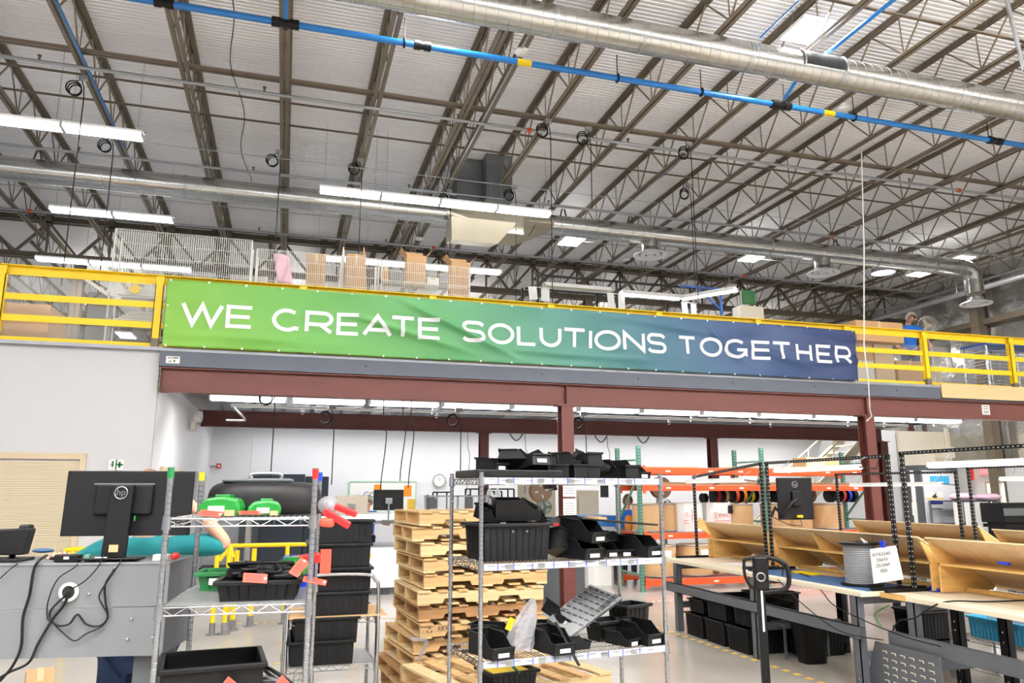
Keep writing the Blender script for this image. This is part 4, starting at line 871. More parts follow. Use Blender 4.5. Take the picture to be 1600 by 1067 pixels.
# machines
p0=P(590,870,Y=14.5);p1=P(760,870,Y=14.5)
t=thing('white_machine','white enclosed machine behind the pallet stack, with dark base','machine',(0,14.5,0)); xL,xR=P(520,870,Y=14.5).x,P(700,870,Y=14.5).x; zt_=P(650,855,Y=14.5).z
MB().b2((xL,0,.12),(xR,1.6,zt_)).build('enclosure','machine_white',t,bevel=.01); MB().b2((xL+.04,.04,0),(xR-.04,1.5,.12)).build('base','cabinet_mid',t)
p=P(597,925,Y=14.48); text(t,'OS',(p.x,-.02,p.z),.16,(1,0,0),(0,0,1),'ink',wide=1.3)
zz=P(650,813,Y=14.5).z; b=MB(); b.b2((xL+.3,.1,zt_),(xR,1.3,zt_+.02)); [b.b2((x,.1,zt_),(x+.06,.16,zz)) for x in (xL+1.2,xL+1.6,xR-.1)]; b.b2((xL+.3,.1,zz-.06),(xR,1.3,zz)); b.build('conveyor_frame','zinc',t)
MB().b2((xL+.3,0.05,zz),(xR,1.4,zz+.12)).build('cover','machine_white',t,bevel=.01)
# monitor backs on the machine bench
def monitor(label,q0,q1,Y,mt,stand_z,vesa='chrome_dull',rz=0,name='monitor'):
    a=P(*q0,Y=Y); c=P(*q1,Y=Y); W,H=c.x-a.x,a.z-c.z; t=thing(name,label,'monitor',((a.x+c.x)/2,Y,c.z),rz)
    MB().box((0,.0,H/2),(W,.04,H)).build('shell',mt,t,bevel=.012); MB().box((0,.021,H/2),(W-.03,.002,H-.03)).build('screen','black',t)
    MB().box((0,-.04,H*.45),(W*.22,.05,H*.28)).build('mount_plate',vesa,t,bevel=.004)
    MB().cyl((0,-.05,H*.4),(0,-.05,stand_z-c.z),.018).cyl((0,-.05,stand_z-c.z),(0,-.05,stand_z-c.z+.02),.12,n=20).build('stand','chrome_dull',t)
    return t
monitor('beige back of a monitor standing over the black tote stack',(525,774),(574,803),14.62,'monitor_beige',zz)
monitor('black back of a monitor on the machine bench under the drop cables',(584,765),(630,797),14.6,'black_plastic',zz)
pb_=P(578,790,Y=16.2)
person('grey-haired person in a bright blue shirt behind the black monitor',(pb_.x,16.6,0),R(170),'blue_cloth','denim','hair_grey',lean=.1,sleeve=.4,L=((-.34,.1,1.2),(-.42,.34,1.2)),Rr=((.34,.1,1.2),(.42,.34,1.2)),k=.99)
# whiteboard, clock, alarms
t=thing('whiteboard','white notice board with green border and coloured letters on the back wall','notice board',(0,20.28,0)); a=P(547,752,Y=20.25);c=P(649,800,Y=20.25)
MB().b2((a.x,-.02,c.z),(c.x,0,a.z)).build('panel','paper',t)
b=MB()
for u,v in (((a.x,a.z),(c.x,a.z)),((a.x,c.z),(c.x,c.z)),((a.x,a.z),(a.x,c.z)),((c.x,a.z),(c.x,c.z))): b.bar((u[0],-.03,u[1]),(v[0],-.03,v[1]),.025)
b.build('border','pale_green',t)
for i,(x,z,w_,h,mt) in enumerate(((.1,.1,.4,.25,'wire_white'),(.62,.08,.2,.3,'orange_cloth'),(.9,.1,.45,.35,'white_paint'),(1.4,.1,.2,.28,'orange_cloth'),(.15,.5,.4,.12,'orange_cloth'),(1.5,.45,.2,.4,'tape_yellow'))): MB().b2((a.x+x,-.026,a.z-z-h),(a.x+x+w_,-.021,a.z-z)).build('posted_sheet',mt,t)
for i,(ch,mt) in enumerate((('C','ink_blue'),('O','green_plastic'))): text(t,ch,(a.x+.42+.16*i,-.03,P(565,773,Y=20.25).z),.2,(1,0,0),(0,0,1),mt)
t=thing('wall_clock','round white wall clock on the back wall','clock',P(686,751,Y=20.26)); MB().cyl((0,0,0),(0,-.04,0),.17,n=28).build('case','white_paint',t); b=MB(); b.torus((0,-.04,0),.165,.008,28,4,(0,1,0)); 
for i in range(12): a_=PI*i/6; b.box((.135*math.sin(a_),-.042,.135*math.cos(a_)),(.008,.003,.02),ry=a_)
b.build('dial_marks','grey_box',t); MB().bar((0,-.045,0),(.05,-.045,.06),.008,.003).bar((0,-.045,0),(-.03,-.045,.11),.006,.003).build('hands','ink',t)
def alarm(q,X=None,Y=None,label=''):
    p=P(*q,Y=Y); t=thing('fire_alarm',label,'fire alarm',p); MB().box((0,-.03,0),(.11,.06,.12)).build('body','red_plastic',t,bevel=.008); MB().box((0,-.064,.0),(.05,.01,.05)).build('strobe','paper',t)
alarm((342,728),Y=20.24,label='red fire alarm on the back wall at left'); alarm((768,719),Y=20.24,label='red fire alarm on the back wall right of the rear column')
b=MB(); a=P(322,728,Y=20.26);c=P(338,728,Y=20.26); b.cyl((a.x,20.28,a.z),(c.x,20.28,a.z),.012,n=6); tag(b.build('wall_conduit','galv_flat'),'short conduit leading to the left fire alarm','conduit')
b=MB(); a=P(396,676,Y=20.26);c=P(394,742,Y=20.26); b.cyl((a.x,20.28,3.3),(a.x,20.28,c.z),.012,n=6); tag(b.build('wall_conduit','paper'),'white vertical conduit above the slate control cabinets','conduit')
# first aid signs on front wall
for q,l in (((176,726),'small green running-man sign on the left white wall'),((187,726),'small green first-aid cross sign on the left white wall')):
    p=P(*q,Y=11.49); b=MB().m('paper'); b.b2((p.x-.05,11.485,p.z-.07),(p.x+.05,11.498,p.z+.07)); b.m('green_tote')
    if q[0]>180: b.b2((p.x-.04,11.48,p.z-.013),(p.x+.04,11.485,p.z+.013)); b.b2((p.x-.013,11.48,p.z-.04),(p.x+.013,11.485,p.z+.04))
    else: b.b2((p.x-.012,11.48,p.z-.03),(p.x+.012,11.485,p.z+.02)); b.cyl((p.x,11.48,p.z+.035),(p.x,11.485,p.z+.035),.014); b.bar((p.x-.03,11.482,p.z),(p.x+.03,11.482,p.z+.01),.01,.004)
    tag(b.build('safety_sign'),l,'sign')
# equipment rows behind the pallets (guards, frames, spools)
def frame(q0,q1,Y,l,mt='black',tk=.03,D=.5,zb=.0):
    a=P(*q0,Y=Y);c=P(*q1,Y=Y); t=thing('tube_stand',l,'frame')
    for y in (Y,Y+D):
        b=MB(); b.bar((a.x,y,a.z),(c.x,y,a.z),tk); b.build('cross_bar',mt,t)
        for x in (a.x,c.x): MB().bar((x,y,zb),(x,y,a.z),tk).build('upright',mt,t)
    return t
frame((735,764),(803,790),17.2,'black square-tube frame behind the pallet stack, tall one'); frame((683,769),(705,790),17.0,'black square-tube frame behind the pallet stack, short one'); frame((772,768),(784,790),17.4,'narrow black frame with rungs beside the tall frame')
t=thing('machine_guard','clear-sided machine guard box standing behind the pallet stack','machine guard',(0,16,0)); a=P(665,774,Y=16);c=P(765,800,Y=16)
MB().b2((a.x,0,.9),(c.x,.9,c.z)).build('base','grey_box',t); 
b=MB(); 
for x in (a.x,(a.x+c.x)/2,c.x): b.b2((x-.02,0,c.z),(x+.02,.03,a.z))
b.b2((a.x,0,a.z-.03),(c.x,.03,a.z)); b.build('frame_bars','zinc',t); MB().b2((a.x,.01,c.z),(c.x,.015,a.z)).build('guard_panel','clear_film',t); MB().b2((a.x,.8,c.z),(c.x,.805,a.z)).build('guard_panel','clear_film',t)
MB().b2((a.x,0,0),(a.x+.08,.9,.9)).b2((c.x-.08,0,0),(c.x,.9,.9)).build('leg','grey_box',t)
for q,r,l in (((668,776),.05,'small black knob fixture on the machine bench'),((676,782),.09,'dark cylinder standing in the machine guard, left one'),((733,778),.09,'dark cylinder standing in the machine guard, right one')):
    p=P(*q,Y=16.3); b=MB(); b.cyl((p.x,16.3,c.z),(p.x,16.3,p.z),r); b.sphere((p.x,16.3,p.z),r*.9); tag(b.build('dark_cylinder','black_plastic'),l,'cylinder')
for q,l,mt in (((771,782),'white wire spool seen side-on behind the pallet stack','paper'),):
    p=P(*q,Y=16.4); b=MB(); b.cyl((p.x-.1,16.4,p.z),(p.x-.08,16.4,p.z),.26,n=24); b.cyl((p.x+.08,16.4,p.z),(p.x+.1,16.4,p.z),.26,n=24); b.cyl((p.x-.1,16.4,p.z),(p.x+.1,16.4,p.z),.12,n=16); b.b2((p.x-.06,16.35,.0),(p.x+.06,16.45,p.z-.1)); tag(b.build('wire_spool',mt),l,'spool')
b=MB(); a=P(809,752,Y=18.8);c=P(868,800,Y=18.8); b.b2((a.x,18.8,.3),(c.x,18.85,a.z+.2)); b.b2((a.x,18.8,0),(a.x+.05,19.1,.3)); b.b2((c.x-.05,18.8,0),(c.x,19.1,.3)); tag(b.build('beige_partition','beige_box'),'beige partition panel behind the large brown reel','partition')
def reel(q,Y,r,l,tilt=.1):
    p=P(*q,Y=Y); t=thing('cardboard_reel',l,'reel',(p.x,Y,p.z))
    MB().cyl((0,-.02,0),(0,.0,0),r,n=36).build('flange','brown_disc',t); MB().cyl((0,.14,0),(0,.16,0),r,n=36).build('flange','brown_disc',t); MB().cyl((0,0,0),(0,.14,0),r*.45,n=20).build('hub','paper',t)
    b=MB(); [b.box((r*.5*math.cos(a),-.025,r*.5*math.sin(a)),(r*.3,.004,r*.12),ry=-a) for a in (.2,1.77,3.34,4.91)]; b.build('cutout','paper',t)
    MB().bar((-.2,.2,-p.z+.03),(0,.2,0),.04).bar((.2,.2,-p.z+.03),(0,.2,0),.04).bar((-.3,.2,-p.z+.02),(.3,.2,-p.z+.02),.05).build('stand','zinc',t)
reel((846,767),17.0,.26,'large brown cardboard reel on a stand behind the central shelf'); reel((1034,762),17.0,.26,'brown cardboard reel seen through the pallet rack')
# stand fan below reel
for q,l in (((852,792),'green-grey bench fan below the large brown reel'),((1041,790),'green-grey bench fan seen above the drums')):
    p=P(*q,Y=16.4); t=thing('bench_fan',l,'fan',(p.x,16.4,p.z)); b=MB(); [b.torus((0,-.05*j,0),.15-.03*j,.006,20,4,(0,1,0)) for j in range(3)]; [b.cyl((0,-.1,0),(.15*math.cos(a),0,.15*math.sin(a)),.003,n=4) for a in [2*PI*i/16 for i in range(16)]]; b.build('cage','green_post',t)
    b=MB(); [b.box((.06*math.cos(a),-.03,.06*math.sin(a)),(.1,.01,.06),ry=-a) for a in (0,2.09,4.19)]; b.build('blade','grey_box',t); MB().cyl((0,.05,0),(0,.05,-p.z),.02).cyl((0,.05,-p.z),(0,.05,-p.z+.03),.15,n=16).build('stand','grey_box',t)
# red and navy bins, blue machine, column notices
for q0,q1,Y,mt,l in (((861,808),(900,822),15.5,'cabinet_dark','navy bin row behind the central column'),((866,818),(906,826),15.1,'red_plastic','red bin row behind the central column')):
    a=P(*q0,Y=Y);c=P(*q1,Y=Y); b=MB(); b.b2((a.x,Y,c.z-.3),(c.x,Y+.35,a.z)); b.b2((a.x,Y+.05,0),(a.x+.05,Y+.3,c.z-.3)); b.b2((c.x-.05,Y+.05,0),(c.x,Y+.3,c.z-.3)); tag(b.build('bin_row',mt),l,'bin row')
t=thing('blue_machine','light blue machine hood left of the rack, with dark base','machine',(0,15.6,0)); a=P(908,806,Y=15.6);c=P(966,822,Y=15.6)
b=MB(); b.prism([(a.x,c.z),(a.x+.18,a.z),(c.x,a.z),(c.x,c.z)],lambda x,z:(x,0,z),lambda x,z:(x,.9,z)); b.build('hood','machine_blue',t); MB().b2((a.x,.02,.5),(c.x,.9,c.z)).build('body','machine_white',t); MB().b2((a.x+.05,.05,0),(c.x,.85,.5)).build('base','cabinet_mid',t)
for q0,q1,l in (((880,775),(898,778),'x'),):
    pass
t=thing('column_notice','white papers taped on the front centre column','notice',(4.32,11.39,0))
for z0_,z1_ in ((P(889,776,Y=11.38).z,P(889,740,Y=11.38).z+.1),(P(889,808,Y=11.38).z,P(889,779,Y=11.38).z)):
    b=MB().m('paper'); b.b2((-.1,-.006,z0_),(.12,0,z1_)); b.m('wire_grey'); [b.b2((-.07,-.008,z0_+.05+.04*i),(.08,-.006,z0_+.058+.04*i)) for i in range(int((z1_-z0_-.08)/.04))]; b.build('sheet',None,t)
flat((899,766),(938,898),17.6,.03,'cream_steel','cream_panel','cream panel leaning behind the blue machine','panel')
flat((905,776),(934,900),17.47,.02,'beige_box','tan_board','tan board in front of the cream panel','board')
for X0,X1,Y,h,l in ((4.05,4.95,12.35,1.25,'dark grey cabinet behind the base of the front centre column'),(5.35,6.5,17.0,.95,'dark grey low cabinet beyond the column, left of the rack')):
    b=MB(); b.b2((X0,Y,0),(X1,Y+.5,h)); tag(b.build('grey_cabinet','cabinet_mid',bevel=.01),l,'cabinet')
# yellow guard rails at left
def yrail(pts,l,r=.03):
    t=thing('safety_rail',l,'safety rail'); MB().tube(pts,r,10).build('rail','yellow',t)
    for p in pts[1:-1:1][:3]:
        if p[2]>.5: MB().cyl((p[0],p[1],.15),(p[0],p[1],p[2]),r).build('post','yellow',t); MB().cyl((p[0],p[1],0),(p[0],p[1],.15),r*1.3).cyl((p[0],p[1],0),(p[0],p[1],.015),r*2.6,n=14).build('post_foot','chrome_dull',t)
a=P(385,852,Y=11.8);c=P(472,848,Y=11.8); z=a.z
yrail([(a.x-.35,11.8,z-.2),(a.x-.2,11.8,z),(c.x-.2,11.8,z),(c.x+.8,11.8,z),(c.x+1.0,11.8,z-.2)],'yellow tubular safety rail behind the left wire shelf, upper one')
a=P(100,858,Y=11.2);c=P(365,856,Y=11.2); yrail([(a.x,11.2,a.z-.02),(a.x+.1,11.2,a.z),(c.x-.2,11.2,a.z),(c.x-.05,11.2,a.z),(c.x,11.2,a.z-.15)],'yellow tubular safety rail behind the left bench, lower one')
for q,l in (((362,985),'yellow bollard foot on the floor left of the black tote cart'),((390,978),'second yellow bollard foot nearer the black tote cart')):
    p=P(*q,Z=0); t=thing('yellow_post',l,'post',(p.x,p.y,0)); MB().cyl((0,0,.12),(0,0,1.05),.035).build('shaft','yellow',t); MB().cyl((0,0,0),(0,0,.14),.045).cyl((0,0,0),(0,0,.012),.09,n=14).build('foot','chrome_dull',t)
t=thing('robot_stand','small white sensor on a chrome post left of the slate cabinets','sensor post',(P(387,850,Y=14).x,14,0)); MB().cyl((0,0,0),(0,0,1.75),.05).cyl((0,0,0),(0,0,.02),.2,n=16).build('post','chrome_dull',t); MB().box((0,0,1.8),(.16,.14,.1)).build('head','machine_white',t)
# ---------------- pallet rack ----------------
RX=[6.58,9.33,12.1]; RY0,RY1=13.5,14.55
t=thing('pallet_rack','pallet rack with green uprights and orange beams holding drums','pallet rack',(0,0,0))
def rpost(x,y,h=2.72):
    b=MB(); b.b2((x-.038,y-.0,0),(x+.038,y+.003,h)); b.b2((x-.038,y,0),(x-.035,y+.07,h)); b.b2((x+.035,y,0),(x+.038,y+.07,h)); b.box((x,y+.035,.005),(.12,.12,.01)); o=b.build('upright','green_post',t)
    b=MB(); z=.12
    while z<h-.04: b.b2((x-.025,y-.002,z),(x-.01,y,z+.022)); b.b2((x+.01,y-.002,z),(x+.025,y,z+.022)); z+=.06
    g=b.build('slot_holes','black_hole',o); g['kind']='stuff'
for x in RX:
    rpost(x,RY0); rpost(x,RY1-.07)
    b=MB(); 
    for z in (.3,1.25,2.45): b.bar((x,RY0+.05,z),(x,RY1-.05,z),.035)
    for z in (.35,1.3): b.bar((x,RY0+.05,z+.85),(x,RY1-.05,z),.035)
    b.build('brace','green_post',t)
for (z0_,z1_) in ((.1,.22),(.955,1.065),(1.86,1.965),(2.18,2.30)):
    for i in range(2):
        for y in (RY0-.035,RY1-.01):
            b=MB(); b.b2((RX[i]+.04,y,z0_),(RX[i+1]-.04,y+.045,z1_)); b.b2((RX[i]+.035,y-.006,z0_-.05),(RX[i]+.1,y+.0,z1_+.04)); b.b2((RX[i+1]-.1,y-.006,z0_-.05),(RX[i+1]-.035,y,z1_+.04)); b.build('beam','orange',t)
        b=MB(); k=24
        for j in range(k+1): x=RX[i]+.06+(RX[i+1]-RX[i]-.12)*j/k; b.b2((x-.003,RY0,z1_),(x+.003,RY1,z1_+.006))
        for y in (RY0,RY0+.35,RY0+.7,RY1-.02): b.b2((RX[i]+.05,y,z1_),(RX[i+1]-.05,y+.006,z1_+.007))
        b.build('wire_decking','wire_grey',t)
        b=MB(); [b.b2((RX[i]+f*2.7,RY0-.037,z0_+.04),(RX[i]+f*2.7+.1,RY0-.0355,z0_+.07)) for f in (.2,.55,.8)]; b.build('beam_sticker','paper',t)
def drum(x,y,z,r,h,label,mt='drum_board',white=False,octa=False):
    t=thing('fibre_drum' if not octa else 'octagonal_box',label,'drum' if not octa else 'box',(x,y,z))
    n=8 if octa else 36; b=MB(); 
    if octa: oc=[(-.18,-.28),(.18,-.28),(.28,-.18),(.28,.18),(.18,.28),(-.18,.28),(-.28,.18),(-.28,-.18)]; vs=[(x_,y_,zz_) for zz_ in (0,h) for x_,y_ in oc]; b.add(vs,[(i,(i+1)%8,8+(i+1)%8,8+i) for i in range(8)]+[tuple(range(7,-1,-1)),tuple(range(8,16))]); b.build('body','paper',t)
    else:
        b.cyl((0,0,.0),(0,0,h),r,n=36); b.build('body',mt,t)
        for z_ in (.012,h-.012): MB().torus((0,0,z_),r+.002,.012,36,6).build('rim_ring','zinc',t)
        MB().cyl((0,0,h),(0,0,h+.006),r-.02,n=30).build('lid','cardboard_light',t)
    return t
dz=1.075
for i,(q,r,l) in enumerate(((1003,.36,'brown fibre drum at the left end of the rack shelf'),(1044,.3,'shaded brown fibre drum second on the rack shelf'))):
    x=P(q,820,Y=13.9).x; drum(max(x,6.98)+.0 if i==0 else 7.42,14.0+.1*i,dz,r-.04,.53,l)
for i,(q,l) in enumerate(((1074,'white octagonal box of wire with red marks, left one on the rack'),(1119,'white octagonal box with red lettering, right one on the rack'))):
    x=P(q,820,Y=13.9).x; t=drum(x,13.95,dz,.30,.55,l,octa=True)
    if i: 
        text(t,'IEWC',(.045,-.281,.3),.10,(1,0,0),(0,0,1),'ink_red'); b=MB(); [b.bar((-.17,-.281,.24),(-.11,-.281,.36),.012,.003),b.bar((-.11,-.281,.24),(-.17,-.281,.36),.012,.003)]; b.bar((-.18,-.281,.24),(-.10,-.281,.24),.01,.003); b.bar((-.18,-.281,.36),(-.10,-.281,.36),.01,.003); b.build('logo_mark','ink_red',t)
        MB().b2((-.18,-.283,.19),(.18,-.281,.2)).build('printed_line','ink_red',t); MB().box((.19,-.30,.42),(.10,.05,.16)).build('black_pouch','black',t,bevel=.02)
    else: 
        text(t,'C',(-.13,-.285,.33),.1,(1,0,0),(0,0,1),'ink_red'); MB().b2((-.02,-.284,.2),(-.01,-.281,.42)).b2((-.2,-.281,.15),(-.1,-.279,.16)).b2((-.2,-.281,.2),(-.1,-.279,.21)).build('printed_line','ink_red',t)
for i,(q,r,l) in enumerate(((1163,.3,'brown fibre drum right of the white boxes on the rack'),(1215,.3,'brown fibre drum behind the angled plywood on the rack'),(1250,.28,'brown fibre drum left behind the wall-side monitor'),(1296,.33,'brown fibre drum at the right end of the rack shelf'))):
    x=P(q,820,Y=13.9).x; drum(8.98 if i==0 else x,13.95,dz,r,.52,l)
for i,(q,l) in enumerate(((985,'octagonal'),(1030,'brown fibre drum with paper label on the lowest rack level, left one'),(1088,'brown fibre drum with white card on the lowest rack level, right one'))):
    x=P(q,900,Y=13.9).x
    if i==0: drum(6.25,14.9,.0,.28,.62,'white octagonal box standing on the floor behind the rack upright',octa=True)
    else:
        t=drum(x,13.95,.235,.35,.58,l); MB().b2((-.05,-.36,.3),(.12,-.352,.5)).build('paper_card','paper',t)
b=MB(); b.b2((RX[0]+.1,RY0,2.31),(RX[0]+1.3,RY1,2.325)); tag(b.build('cardboard_sheet','cardboard'),'flat cardboard sheet on the top rack beam, left','cardboard sheet')
b=MB(); b.b2((RX[0]+2.0,RY0-.02,2.31),(RX[0]+2.65,RY1,2.33)); tag(b.build('cardboard_sheet','cardboard'),'flat cardboard sheet on the top rack beam, right of the rear column','cardboard sheet')
for i,(x0_,x1_,l) in enumerate(((6.75,8.2,'stack of flat cardboard on the middle rack level, left'),(8.3,9.2,'stack of flat cardboard on the middle rack level, centre'),(9.5,11.9,'stack of flat cardboard on the middle rack level, right'))):
    b=MB(); [b.box(((x0_+x1_)/2+.03*((j*5)%3-1),(RY0+RY1)/2,1.98+.02*j),(x1_-x0_,.98,.014)) for j in range(3+i%2)]; tag(b.build('flat_cartons','cardboard'),l,'cardboard stack')
p0=P(1252,731,Y=13.8);p1=P(1303,731,Y=13.8); t=carton(p1.x-p0.x,.45,.24,'cream and tan computer carton on top of the rack','cardboard_box'); put(t,((p0.x+p1.x)/2,13.85,2.31)); w_=(p1.x-p0.x)
MB().b2((-w_/2,-.23,.0),(.05,-.226,.235)).build('printed_side','cardboard_light',t); text(t,'DELL',(-.12,-.227,.12),.13,(1,0,0),(0,0,1),'ink')
# spools
def spool(x,y,z,r,w_,mt,label,axis='x'):
    t=thing('wire_spool',label,'spool',(x,y,z+r),.15)
    for s in(-1,1): MB().cyl((s*w_/2,0,0),(s*(w_/2-.006),0,0),r,n=24).build('flange','black_plastic',t)
    MB().cyl((-w_/2+.006,0,0),(w_/2-.006,0,0),r*.96,n=22).build('wound_wire',mt,t); return t
for i,(q,mt,l) in enumerate(((1102,'black','black wire'),(1120,'red_plastic','red wire'),(1133,'cardboard','tan wire'),(1149,'orange','dark orange wire'),(1161,'orange_cloth','bright orange wire'),(1173,'yellow','yellow wire'),(1184,'paper','white wire'),(1204,'black','black wire beside the green post'),(1217,'paper','white and teal wire'),(1228,'galv_flat','lavender wire'),(1268,'brown_disc','brown wire right of the wall-side monitor'),(1300,'black','black wire on the right drum'),(1316,'red_plastic','red wire on the right drum'),(1325,'blue_plastic','blue wire'),(1334,'black','dark blue wire at the rack end'))):
    p=P(q,785,Y=14.3); k=thing
    spool(p.x,14.35,dz+.535,.15 if i else .1,.10,mt,'spool of %s standing on the rack drums'%l)
# rack floor clutter
for i,(q0,q1,mt,l) in enumerate((((1040,852),(1062,868),'cardboard','small carton seen under the middle rack beam, left'),((1148,895),(1175,905),'cardboard_light','flat carton low behind the bench, left of the black handle'))):
    a=P(*q0,Y=14.1);c=P(*q1,Y=14.1); put(carton(c.x-a.x,.4,.22,l,mt=mt),((a.x+c.x)/2,14.15,.88 if 0 else .235) if i else ((a.x+c.x)/2+1.1,14.15,.235))
ps=P(985,785,Y=15.2); person('person in glasses with blue jacket and orange vest behind the drums',(ps.x,15.35,0),R(165),'blue_cloth','dark_cloth','hair_brown',lean=0.02,hairlen=.06,glasses=True,sleeve=1.2,vest='orange_cloth',k=1.0)
flat((939,757),(951,777),14.2,.04,'black_plastic','black_perforated_plate','black perforated plate mounted left of the rack upright','plate')
# stairs
t=thing('staircase','cream steel staircase rising to the mezzanine behind the rack','staircase')
a=P(1258,812,Y=17.6);c=P(1362,705,Y=17.6)
slope=(c.z-a.z)/(c.x-a.x); x0_=a.x-a.z/slope*.0-(a.z-.1)/slope; x1_=c.x+(3.6-c.z)/slope
for y,l in ((18.2,0),(19.3,1)): MB().bar((x0_,y,.1),(x1_,y,3.7),.05,.25).build('stringer','cream_steel',t); 
n=17
for i in range(n): f=(i+.5)/n; MB().box((x0_+(x1_-x0_)*f,18.75,.1+3.6*f),(.26,1.06,.03)).build('tread','cream_steel',t)
for y in (18.2,19.3):
    for dz_ in (.5,.95): MB().cyl((x0_,y,.1+dz_),(x1_,y,3.7+dz_*.0+dz_-.6 if 0 else 3.55),.02 ,n=8).build('handrail','cream_steel',t) if dz_==.0 else None
    MB().cyl((x0_,y,1.0),(x1_-.9,y,3.6),.022,n=8).build('handrail','cream_steel',t)
    for i in range(5): f=i/5; MB().cyl((x0_+(x1_-x0_-.9)*f,y,.1+3.1*f),(x0_+(x1_-x0_-.9)*f,y,1.0+2.6*f),.018,n=6).build('baluster','cream_steel',t)
MB().b2((x1_-.3,18.1,0),(x1_-.2,18.2,3.5)).build('support_post','cream_steel',t)
# right end: white lockers, sheets, window, exit sign
t=thing('white_locker','white panel cabinet with blue sheet and black-and-yellow poster','cabinet',(0,14,0)); a=P(1441,735,Y=14);c=P(1500,812,Y=14)
MB().b2((a.x-.06,.03,0),(c.x+.12,.6,a.z+.12)).build('body','cabinet_mid',t); MB().b2((a.x,0,.2),(c.x,.03,a.z)).build('door','machine_white',t)
p=P(1468,750,Y=14);MB().b2((p.x-.27,-.008,p.z-.09),(p.x+.27,-.002,p.z+.09)).build('blue_sheet','bin_blue',t)
p=P(1461,787,Y=14); b=MB().m('paper'); b.b2((p.x-.27,-.008,p.z-.22),(p.x+.25,-.002,p.z+.27)); b.m('tape_yellow'); b.b2((p.x-.25,-.01,p.z+.1),(p.x+.25,-.008,p.z+.13)); b.m('ink'); b.prism([(-.08,.16),(.0,.2),(.06,.26),(.04,.19),(.08,.15),(0,.12)],lambda x,z:(p.x+x,-.012,p.z+z),lambda x,z:(p.x+x,-.008,p.z+z)); b.m('ink_blue'); b.b2((p.x-.2,-.01,p.z-.01),(p.x+.22,-.008,p.z+.05)); b.b2((p.x-.17,-.01,p.z-.12),(p.x+.17,-.008,p.z-.1)); b.build('poster',None,t)
t=thing('notice_stand','tall narrow white notice board left of the white cabinet','notice board',(0,14.2,0)); a=P(1422,735,Y=14.2);c=P(1436,812,Y=14.2); MB().b2((a.x,0,.4),(c.x,.03,a.z)).b2((a.x,.0,0),(a.x+.03,.03,.4)).b2((c.x-.03,0,0),(c.x,.03,.4)).build('board','paper',t)
for y0_,y1_ in ((742,757),(762,778),(785,805)): u=P(1424,y0_,Y=14.2);v=P(1434,y1_,Y=14.2); MB().b2((u.x,-.006,v.z),(v.x,-.002,u.z)).build('posted_sheet','wire_white',t)
a=P(1543,756,X=21.88);c=P(1572,800,X=21.88)
b=MB(); b.b2((21.87,c.y-.05,.9),(21.9,a.y,a.z)); wn2=struct(b.build('window_2','daylight'))
b=MB(); 
for u,v in (((21.84,c.y-.12,.85),(21.9,c.y-.05,a.z+.08)),((21.84,a.y,.85),(21.9,a.y+.07,a.z+.08)),((21.84,c.y-.05,a.z),(21.9,a.y,a.z+.08))): b.b2(u,v)
b.build('window_frame','sill',wn2)
area('window_daylight',(21.8,(a.y+c.y)/2,1.5),1.2,1.2,60,None,(0,R(90),0),(.95,.98,1))
p=P(1539,737,X=21.8); t=thing('exit_sign','red EXIT sign above the bright doorway at far right','sign',p); MB().box((0,0,0),(.03,.42,.2)).build('case','exit_red',t); text(t,'EXIT',(-.02,0,0),.15,(0,-1,0),(0,0,1),'paper')
p=P(1516,738,X=21.6); b=MB(); b.box(p,(.06,.2,.5)); tag(b.build('red_extinguisher_sign','red_plastic'),'narrow red bracket sign left of the EXIT sign','sign')
b=MB(); a=P(1400,660,Y=20.2);c=P(1478,760,Y=20.2); b.b2((a.x,20.15,0),(21.2,20.25,3.78)); tag(b.build('beige_partition','beige_box'),'large beige partition at the end of the second beam','partition')
b=MB(); p=P(1470,668,Y=20.0); b.box((p.x,19.95,3.1),(.5,.3,.35)); b.b2((p.x+.2,20.0,3.2),(p.x+.3,20.1,3.9)); tag(b.build('wall_heater','beige_box'),'beige box mounted on the partition corner near the foil wall','wall box')
# workstation clutter far right
t=thing('pipe_rack_workstation','grey tube workstation with white hanging strips at far right','workstation',(0,13.2,0)); a=P(1492,782,Y=13.2);c=P(1562,812,Y=13.2)
MB().b2((a.x,0,a.z-.03),(c.x,.7,a.z)).build('top_shelf','cabinet_dark',t); MB().b2((a.x,0,1.1),(c.x+.1,.7,1.16)).build('bench_top','cabinet_dark',t)
for x in (a.x,c.x-.2,c.x):
    for y in (.02,.68): MB().b2((x-.02,y-.02,0),(x+.02,y+.02,a.z)).build('leg','zinc',t)
for q in (1493,1510,1528): u=P(q,785,Y=13.15); MB().b2((u.x-.07,-.05,1.0),(u.x+.07,-.045,u.z)).build('hanging_strip','paper',t)
p=P(1523,775,Y=13.5)
for dx,l in ((-.35,'pink plastic bag heap on the far right workstation, left'),(.35,'pink plastic bag heap on the far right workstation, right')):
    b=MB(); b.sphere((p.x+dx,13.5,a.z+.07),(.3,.25,.09),14,8); 
    for i,v in enumerate(b.v): v=Vector(v); b.v[i]=tuple(v+Vector((0,0,.03*noise.noise(v*9))))
    tag(b.build('pink_bag','pink'),l,'bag')
t=thing('black_equipment','black computer equipment on the far right bench below the bright window','equipment',(0,12.6,0)); a=P(1566,786,Y=12.6); 
MB().b2((a.x,0,1.2),(a.x+1.6,.6,a.z)).build('casing','black_plastic',t,bevel=.02); MB().b2((a.x,-.02,1.35),(a.x+.6,-.005,1.5)).build('panel','grey_box',t); MB().b2((a.x+.1,.1,0),(a.x+1.5,.5,1.2)).build('base','black',t)
